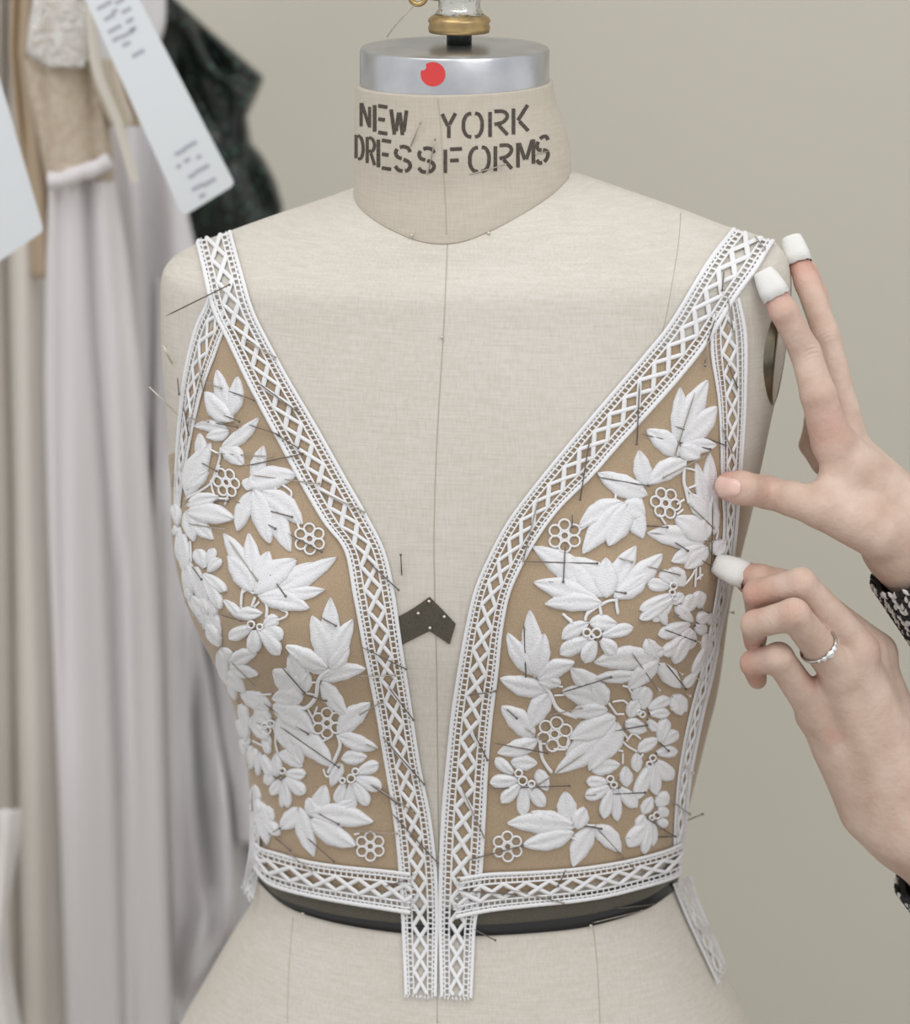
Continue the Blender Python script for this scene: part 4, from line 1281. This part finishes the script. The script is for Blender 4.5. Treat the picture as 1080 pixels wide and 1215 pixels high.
def finger_tape(q0, q1, r0, r1, parent, flat=.8, label='white cloth tape round the fingertip'):
    a = pt(q0); b = pt(q1)
    ax = (b - a).normalized()
    view = (CAM - a).normalized()
    s1 = ax.cross(view).normalized(); s2 = s1.cross(ax)
    L_ = (b - a).length
    prof = [(0, r0 * .96), (0, r0), (.35, r0 * .99), (.7, (r0 + r1) / 2), (.9, r1 * 1.0), (.97, r1 * .94), (1.0, r1 * .80), (1.01, r1 * .3)]
    nk = 28; vs = []
    for (t, r) in prof:
        for k in range(nk):
            an = 2 * math.pi * k / nk
            c = math.copysign(abs(math.cos(an)) ** .8, math.cos(an)); s_ = math.copysign(abs(math.sin(an)) ** .8, math.sin(an))
            jag = .0003 * math.sin(9 * an) if t == 0 else 0
            vs.append(a + ax * (L_ * t + jag) + s1 * (r * PX * c) + s2 * (r * PX * flat * s_))
    F_ = grid_faces(len(prof), nk, wrap=True) + [tuple((len(prof) - 1) * nk + k for k in range(nk))]
    o = fix_normals(mesh_obj('fingertip_tape', vs, F_, M['tape'], parent))
    o['label'] = label
    return o
finger_tape((922, 353, yI - .0115), (905, 321, yI - .007), 16.3, 12, hand1, .95, 'white tape round the index fingertip')
finger_tape((949, 313, -.0238), (939, 281, -.016), 15.0, 12, hand1, .95, 'white tape round the middle fingertip')
finger_tape((886, 683, yL - .0105), (848, 668, yL - .004), 16.5, 12, hand2, .95, 'white tape round the pressing index fingertip')

# ring on the ring finger
ra = pt((996, 798, -.106)); rb = pt((942, 729, -.130))
rax = (rb - ra).normalized(); rc = ra + (rb - ra) * .46
rr = (21 + (18 - 21) * .46) * PX + .0010
e1 = rax.cross((CAM - rc).normalized()).normalized(); e2 = e1.cross(rax).normalized()
if e2.dot(CAM - rc) < 0: e2 = -e2
v, f = tube([rc + e1 * (rr * math.cos(t)) + e2 * (rr * math.sin(t)) for t in np.linspace(0, 2 * math.pi, 40, endpoint=False)], .0009, 8, closed=True)
mesh_obj('ring_band', v, f, M['silver'], hand2)['label'] = 'thin silver ring band'
for k, (ang, sz) in enumerate(((1.35, .0026), (1.75, .0017), (.98, .0017), (2.05, .0012), (.70, .0012))):
    c = rc + e1 * (rr * math.cos(ang)) + e2 * ((rr + sz * .35) * math.sin(ang))
    nrm = (c - rc).normalized()
    v, f = lathe([(sz * .25, -sz * .8), (sz, 0), (sz * .95, sz * .15), (sz * .6, sz * .5)], c, nrm, 8)
    o = mesh_obj('ring_stone', v, f, M['stone'], hand2, smooth=False)
    if k == 0: o['label'] = 'bright faceted centre stone'

# knitted sleeve cuffs
def cuff(name, q0, q1, r0, r1, tilt, label, seed):
    a = pt(q0); b = pt(q1)
    ax = (b - a).normalized(); Ln = (b - a).length
    u = ax.orthogonal().normalized(); w = ax.cross(u)
    prof = [(r0 * .90, .004), (r0 * .97, .0), (r0 * 1.0, .004)] + [((r0 + (r1 - r0) * t), t * Ln) for t in np.linspace(.06, 1, 12)]
    v, f = lathe([(r * PX, h) for r, h in prof], a, ax, 48)
    f = f[:-2]
    sl = fix_normals(mesh_obj(name, v, f, M['knit_black'], person)); sl['label'] = label
    rn = random.Random(seed)
    mbs = {'b': MB(), 'w': MB()}
    rowh = .0042
    ncol = int(2 * math.pi * r0 * PX / .0052)
    nrow = int(Ln / rowh)
    for i in range(nrow):
        h = i * rowh + .001
        rad = (r0 + (r1 - r0) * h / Ln) * PX
        for j in range(ncol):
            for sgn in (-1, 1):
                an = 2 * math.pi * (j + .25 * sgn) / ncol
                c = a + ax * h + (u * math.cos(an) + w * math.sin(an)) * (rad + .0006)
                if c.x > .36: continue
                rad_d = (u * math.cos(an) + w * math.sin(an))
                tang = (-u * math.sin(an) + w * math.cos(an))
                d = (ax * .9 + tang * (.5 * sgn)).normalized()
                side = rad_d.cross(d)
                l2 = .0030; r2 = .00135
                vs = []
                for (t, k) in ((-1, .25), (-.5, .9), (.1, 1.0), (.65, .8), (1, .25)):
                    for q in range(6):
                        aa = 2 * math.pi * q / 6
                        vs.append(c + d * (l2 * t) + (rad_d * math.cos(aa) + side * math.sin(aa)) * (r2 * k) + rad_d * (.0006 * (1 - t * t)))
                patch = math.sin(an * 3 + i * .5) + math.sin(i * 1.1 + an * 7)
                m = 'w' if rn.random() < (.42 + .12 * patch) else 'b'
                mbs[m].add(vs, grid_faces(5, 6, wrap=True))
    for m, nm, mt in (('b', 'dark_stitches', 'knit_black'), ('w', 'white_stitches', 'knit_white')):
        o = mbs[m].build(nm, M[mt], sl); o['kind'] = 'stuff'
cuff('sleeve', (1090, 660, -.070), (1290, 930, -.04), 61, 78, 0, 'black and white knit sleeve of the raised arm', 3)
cuff('sleeve', (1117, 1020, -.084), (1330, 1270, -.06), 62, 80, 0, 'black and white knit sleeve of the lower arm', 5)
# ------------------------------------------------------------------ garments hanging behind on the left
def sheet(name, left, right, Y0, creases, m, parent=None, loc=None, nr=110, nc=110, thick=.0012, wave=0.0, lean=0.0):
    """cloth hanging between two px edges (x,y lists, top to bottom) at depth Y0; creases: (pts, amp, width_px)"""
    y0, y1 = left[0][1], left[-1][1]
    vs = []
    lx = np.array(left, float); rx = np.array(right, float)
    for i in range(nr):
        y = y0 + (y1 - y0) * i / (nr - 1)
        xl = np.interp(y, lx[:, 1], lx[:, 0]); xr = np.interp(y, rx[:, 1], rx[:, 0])
        for j in range(nc):
            x = xl + (xr - xl) * j / (nc - 1)
            dY = lean * (y - y0) / 1000
            for (pts, amp, w) in creases:
                p = np.array(pts, float)
                xc = np.interp(y, p[:, 1], p[:, 0])
                fade = 1.0
                if y < p[0, 1]: fade = math.exp(-((y - p[0, 1]) / 60) ** 2)
                if y > p[-1, 1]: fade = math.exp(-((y - p[-1, 1]) / 60) ** 2)
                dY += .5 * amp * fade * math.exp(-((x - xc) / w) ** 2)
            if wave: dY += wave * math.sin(x * .06 + y * .004)
            # selvedges curl away
            s = j / (nc - 1)
            dY += .02 * (max(0, .06 - s) / .06) ** 2 + .02 * (max(0, s - .94) / .06) ** 2
            vs.append(at(x, y, Y0 + dY))
    o = mesh_obj(name, vs, grid_faces(nr, nc), m, parent, loc=loc)
    md = o.modifiers.new('thickness', 'SOLIDIFY'); md.thickness = thick
    return o

gA = thing('gown', at(110, 1400, .34), 'blush satin gown with beige lace bodice hanging on the left', 'gown')
sheet('skirt', [(60,208),(56,300),(54,450),(58,600),(66,800),(74,1000),(84,1300)], [(132,196),(150,300),(166,450),(178,600),(190,800),(196,1000),(205,1300)], .34,
      [([(104,230),(112,400),(128,600),(140,900),(150,1300)], .022, 7), ([(122,230),(134,400),(140,500),(150,700),(160,1300)], -.020, 10),
       ([(85,240),(84,600),(96,900),(110,1300)], -.012, 22), ([(142,700),(150,900),(165,1300)], .026, 9), ([(72,230),(74,600),(84,1300)], .012, 7)], M['satin_pink'], gA)
sheet('bodice', [(30,70),(34,110),(44,150),(52,190),(58,214)], [(110,66),(122,110),(128,150),(132,180),(134,208)], .33,
      [([(70,80),(80,140),(84,205)], -.012, 26), ([(106,90),(112,200)], .008, 6), ([(55,120),(62,200)], .006, 5)], M['beige_lace'], gA, nr=50, nc=50)
ws = catmull([(57,214),(74,213),(95,205),(112,200),(131,190)], 24)
v, f = tube([at(x, y, .322) for x, y in ws], [.0058 + .0004 * math.sin(k * .9) for k in range(24)], 12)
mesh_obj('waist_seam', v, f, M['satin_pink'], gA)
sheet('lace_yoke', [(46,-60),(42,-10),(34,40),(32,62),(60,80)], [(112,-60),(108,-10),(104,40),(104,60),(100,82)], .315,
      [([(60,-50),(58,70)], .006, 8), ([(85,-50),(84,70)], -.008, 14)], M['crochet'], gA, nr=40, nc=44)
sheet('tulle_ruffle', [(104,70),(112,100),(124,130),(132,150)], [(132,72),(150,92),(166,118),(172,144)], .32,
      [([(118,80),(136,140)], .012, 5), ([(130,80),(150,140)], -.012, 6), ([(142,90),(160,140)], .012, 5)], M['tulle'], gA, nr=30, nc=40)
sheet('lining_strap', [(14,-60),(12,60),(20,140),(30,220),(40,330)], [(44,-60),(32,60),(44,140),(56,220),(58,330)], .36,
      [([(24,-50),(20,60),(28,150),(40,330)], .016, 6), ([(36,-50),(30,60),(42,150),(52,330)], -.012, 7)], M['ochre'], gA, nr=40, nc=24)
mb = MB()
rib = catmull([(108,-40),(110,40),(118,90),(138,140),(150,180),(160,216)], 30)
for hh in (0, .0012):
    for (x, y) in rib:
        for k in (-1, 0, 1): mb.v.append(at(x + k * 5.5, y, .296 + hh - .002 * (1 - k * k)))
mb.f = grid_faces(30, 3) + [tuple(reversed(q)) for q in grid_faces(30, 3, off=90)]
tag(mb.build('hanging_ribbon', M['ribbon'], gA), 'narrow cream hanging loop')

gB = thing('gown', at(230, 1400, .42), 'pearl grey satin gown with a looped fold hanging just behind the form', 'gown')
sheet('skirt', [(118,-60),(112,60),(120,200),(140,400),(150,700),(160,1000),(165,1300)], [(196,-60),(195,30),(182,66),(192,130),(214,220),(230,290),(262,420),(330,700),(372,1000),(360,1300)], .43,
      [([(172,150),(184,300),(190,500),(196,700)], .030, 12), ([(205,250),(214,420),(218,600)], -.018, 14), ([(190,700),(200,900),(196,1050),(206,1300)], -.030, 16),
       ([(182,600),(180,850),(182,1000),(186,1300)], .035, 8), ([(238,760),(236,860),(244,960),(252,1040)], .036, 9), ([(262,760),(268,900),(272,1040)], -.020, 10),
       ([(290,760),(294,900),(298,1000)], .03, 9), ([(222,700),(218,900),(226,1000)], -.016, 10), ([(150,120),(160,260)], -.012, 12)], M['satin_grey'], gB, nr=130, nc=150)
# the fold that swings round in a deep loop at the bottom
sheet('draped_fold', [(186,330),(184,600),(180,760),(178,900),(180,1020),(188,1110),(200,1170),(209,1222)], [(222,330),(226,600),(240,760),(262,880),(274,980),(279,1050),(276,1090),(262,1120),(240,1150),(220,1186),(211,1222)], .435,
      [([(196,620),(200,900),(206,1060)], -.040, 14), ([(232,860),(238,940),(250,1030)], .046, 9), ([(222,760),(224,900),(232,1020)], -.018, 8), ([(266,960),(270,1060)], -.04, 9), ([(228,1080),(216,1160)], .016, 10), ([(246,1085),(230,1140)], -.03, 9)], M['satin_grey'], gB, nr=120, nc=70, lean=-.05)
sheet('side_fold', [(256,700),(262,860),(276,960),(280,1000)], [(330,700),(334,860),(336,960),(336,996)], .41, [([(280,760),(296,980)], -.02, 12), ([(300,760),(312,980)], .018, 8)], M['satin_grey'], gB, nr=50, nc=50)

gC = thing('gown', at(20, 1400, .33), 'ivory satin gown at the far left edge', 'gown')
sheet('skirt', [(-70,-60),(-70,300),(-75,700),(-80,1300)], [(22,-60),(50,300),(56,600),(70,1000),(80,1300)], .385,
      [([(8,-60),(6,300),(14,600),(18,900),(26,1300)], .034, 7), ([(30,300),(34,600),(44,900),(50,1300)], -.016, 14), ([(-20,0),(-16,1300)], -.02, 14), ([(-45,0),(-44,1300)], .02, 9)], M['satin_ivory'], gC)
gD = sheet('silk_scarf', [(-70,960),(-70,1100),(-72,1300)], [(26,984),(20,1010),(8,1080),(10,1140),(26,1230),(30,1300)], .27,
      [([(8,990),(-4,1100)], -.02, 9), ([(-8,1000),(-18,1200)], .02, 8), ([(-2,1120),(14,1300)], -.018, 8)], M['white_silk'], None, loc=at(0, 1300, .27), nr=70, nc=60)
tag(gD, 'white silk hem at the bottom left corner', 'garment')
gE = thing('sequin_top', at(260, 290, .50), 'black sequinned top hanging behind the paper tag', 'garment')
sheet('sleeve', [(168,-60),(172,40),(180,120),(200,200),(216,300)], [(178,-60),(205,-2),(254,42),(312,92),(304,112),(292,138),(297,170),(312,188),(326,215),(335,246),(330,268),(322,300)], .50,
      [([(214,20),(250,80),(286,110)], -.022, 12), ([(236,30),(270,90)], .018, 9), ([(225,100),(262,160)], .02, 13), ([(262,190),(292,250)], -.016, 16), ([(300,200),(322,250)], .012, 9)], M['sequin'], gE, nr=90, nc=80, wave=.003)

# swing tags
def card(name, quad, Y0, Y1, label, rnd=7):
    """quad px: top-left, top-right, bottom-right, bottom-left; depth Y0 at top, Y1 at bottom"""
    q = [np.array(p, float) for p in quad]
    ctr = sum(q) / 4
    outline = []
    for k in range(4):
        a, b, c = q[k - 1], q[k], q[(k + 1) % 4]
        d1 = (a - b) / np.linalg.norm(a - b); d2 = (c - b) / np.linalg.norm(c - b)
        for t in np.linspace(0, 1, 6):
            p = (1 - t) ** 2 * (b + d1 * rnd) + 2 * t * (1 - t) * b + t * t * (b + d2 * rnd)
            outline.append(p)
    ys = [p[1] for p in outline]; y0, y1 = min(ys), max(ys)
    fr = [at(p[0], p[1], Y0 + (Y1 - Y0) * (p[1] - y0) / (y1 - y0)) for p in outline]
    bk = [p + V((0, .0012, 0)) for p in fr]
    n = len(fr)
    F_ = [tuple(range(n)), tuple(range(2 * n - 1, n - 1, -1))] + [(k, k + n, (k + 1) % n + n, (k + 1) % n) for k in range(n)]
    o = fix_normals(mesh_obj(name, fr + bk, F_, M['card'], None, smooth=False, loc=fr[0]))
    tag(o, label, 'tag')
    return o, (lambda x, y: at(x, y, Y0 + (Y1 - Y0) * (y - y0) / (y1 - y0) - .0004))
tg, on = card('swing_tag', [(88, -30), (148, -34), (279, 219), (217, 257)], .27, .25, 'long white paper tag with blurred print, hanging at a slant')
mb = MB()
def bar(cx, cy, ln, th, ang):
    c, s_ = math.cos(ang), math.sin(ang)
    mb.add([on(cx + a * c - b * s_, cy + a * s_ + b * c) for a, b in ((-ln, -th), (ln, -th), (ln, th), (-ln, th))], [(0, 1, 2, 3)])
ang = math.radians(-29)
for (x, y, w) in ((124,6,10),(142,1,6),(130,20,7),(150,12,6),(136,34,9),(154,24,5),(138,46,5),(151,40,9),(164,63,8),(150,52,5),(136,13,4),(158,34,4),
                  (214,180,7),(226,172,8),(222,190,4),(236,186,3),(228,208,5),(240,200,9),(234,222,7),(248,216,9),(240,232,4),(212,197,3)):
    bar(x, y, w, 2.2, ang)
pr = mb.build('print', M['print'], tg, smooth=False); tag(pr, 'grey unreadable printed lines', kind='stuff')
card('paper_card', [(-80, 40), (-22, 20), (52, 274), (-30, 330)], .24, .23, 'plain white paper card cut off by the left edge', 6)

# rail that the garments hang from, above the picture
rl = thing('clothes_rail', at(60, -150, .40), 'chrome clothes rail above the hanging gowns', 'rail')
pz = at(60, -130, .40)
v, f = tube([V((-.75, .40, pz.z)), V((.02, .40, pz.z))], .012, 16); mesh_obj('bar', v, f, M['rail'], rl)
for x in (-.72, -.01):
    v, f = tube([V((x, .40, pz.z)), V((x, WALLY, pz.z))], .008, 12); mesh_obj('bracket', v, f, M['rail'], rl)
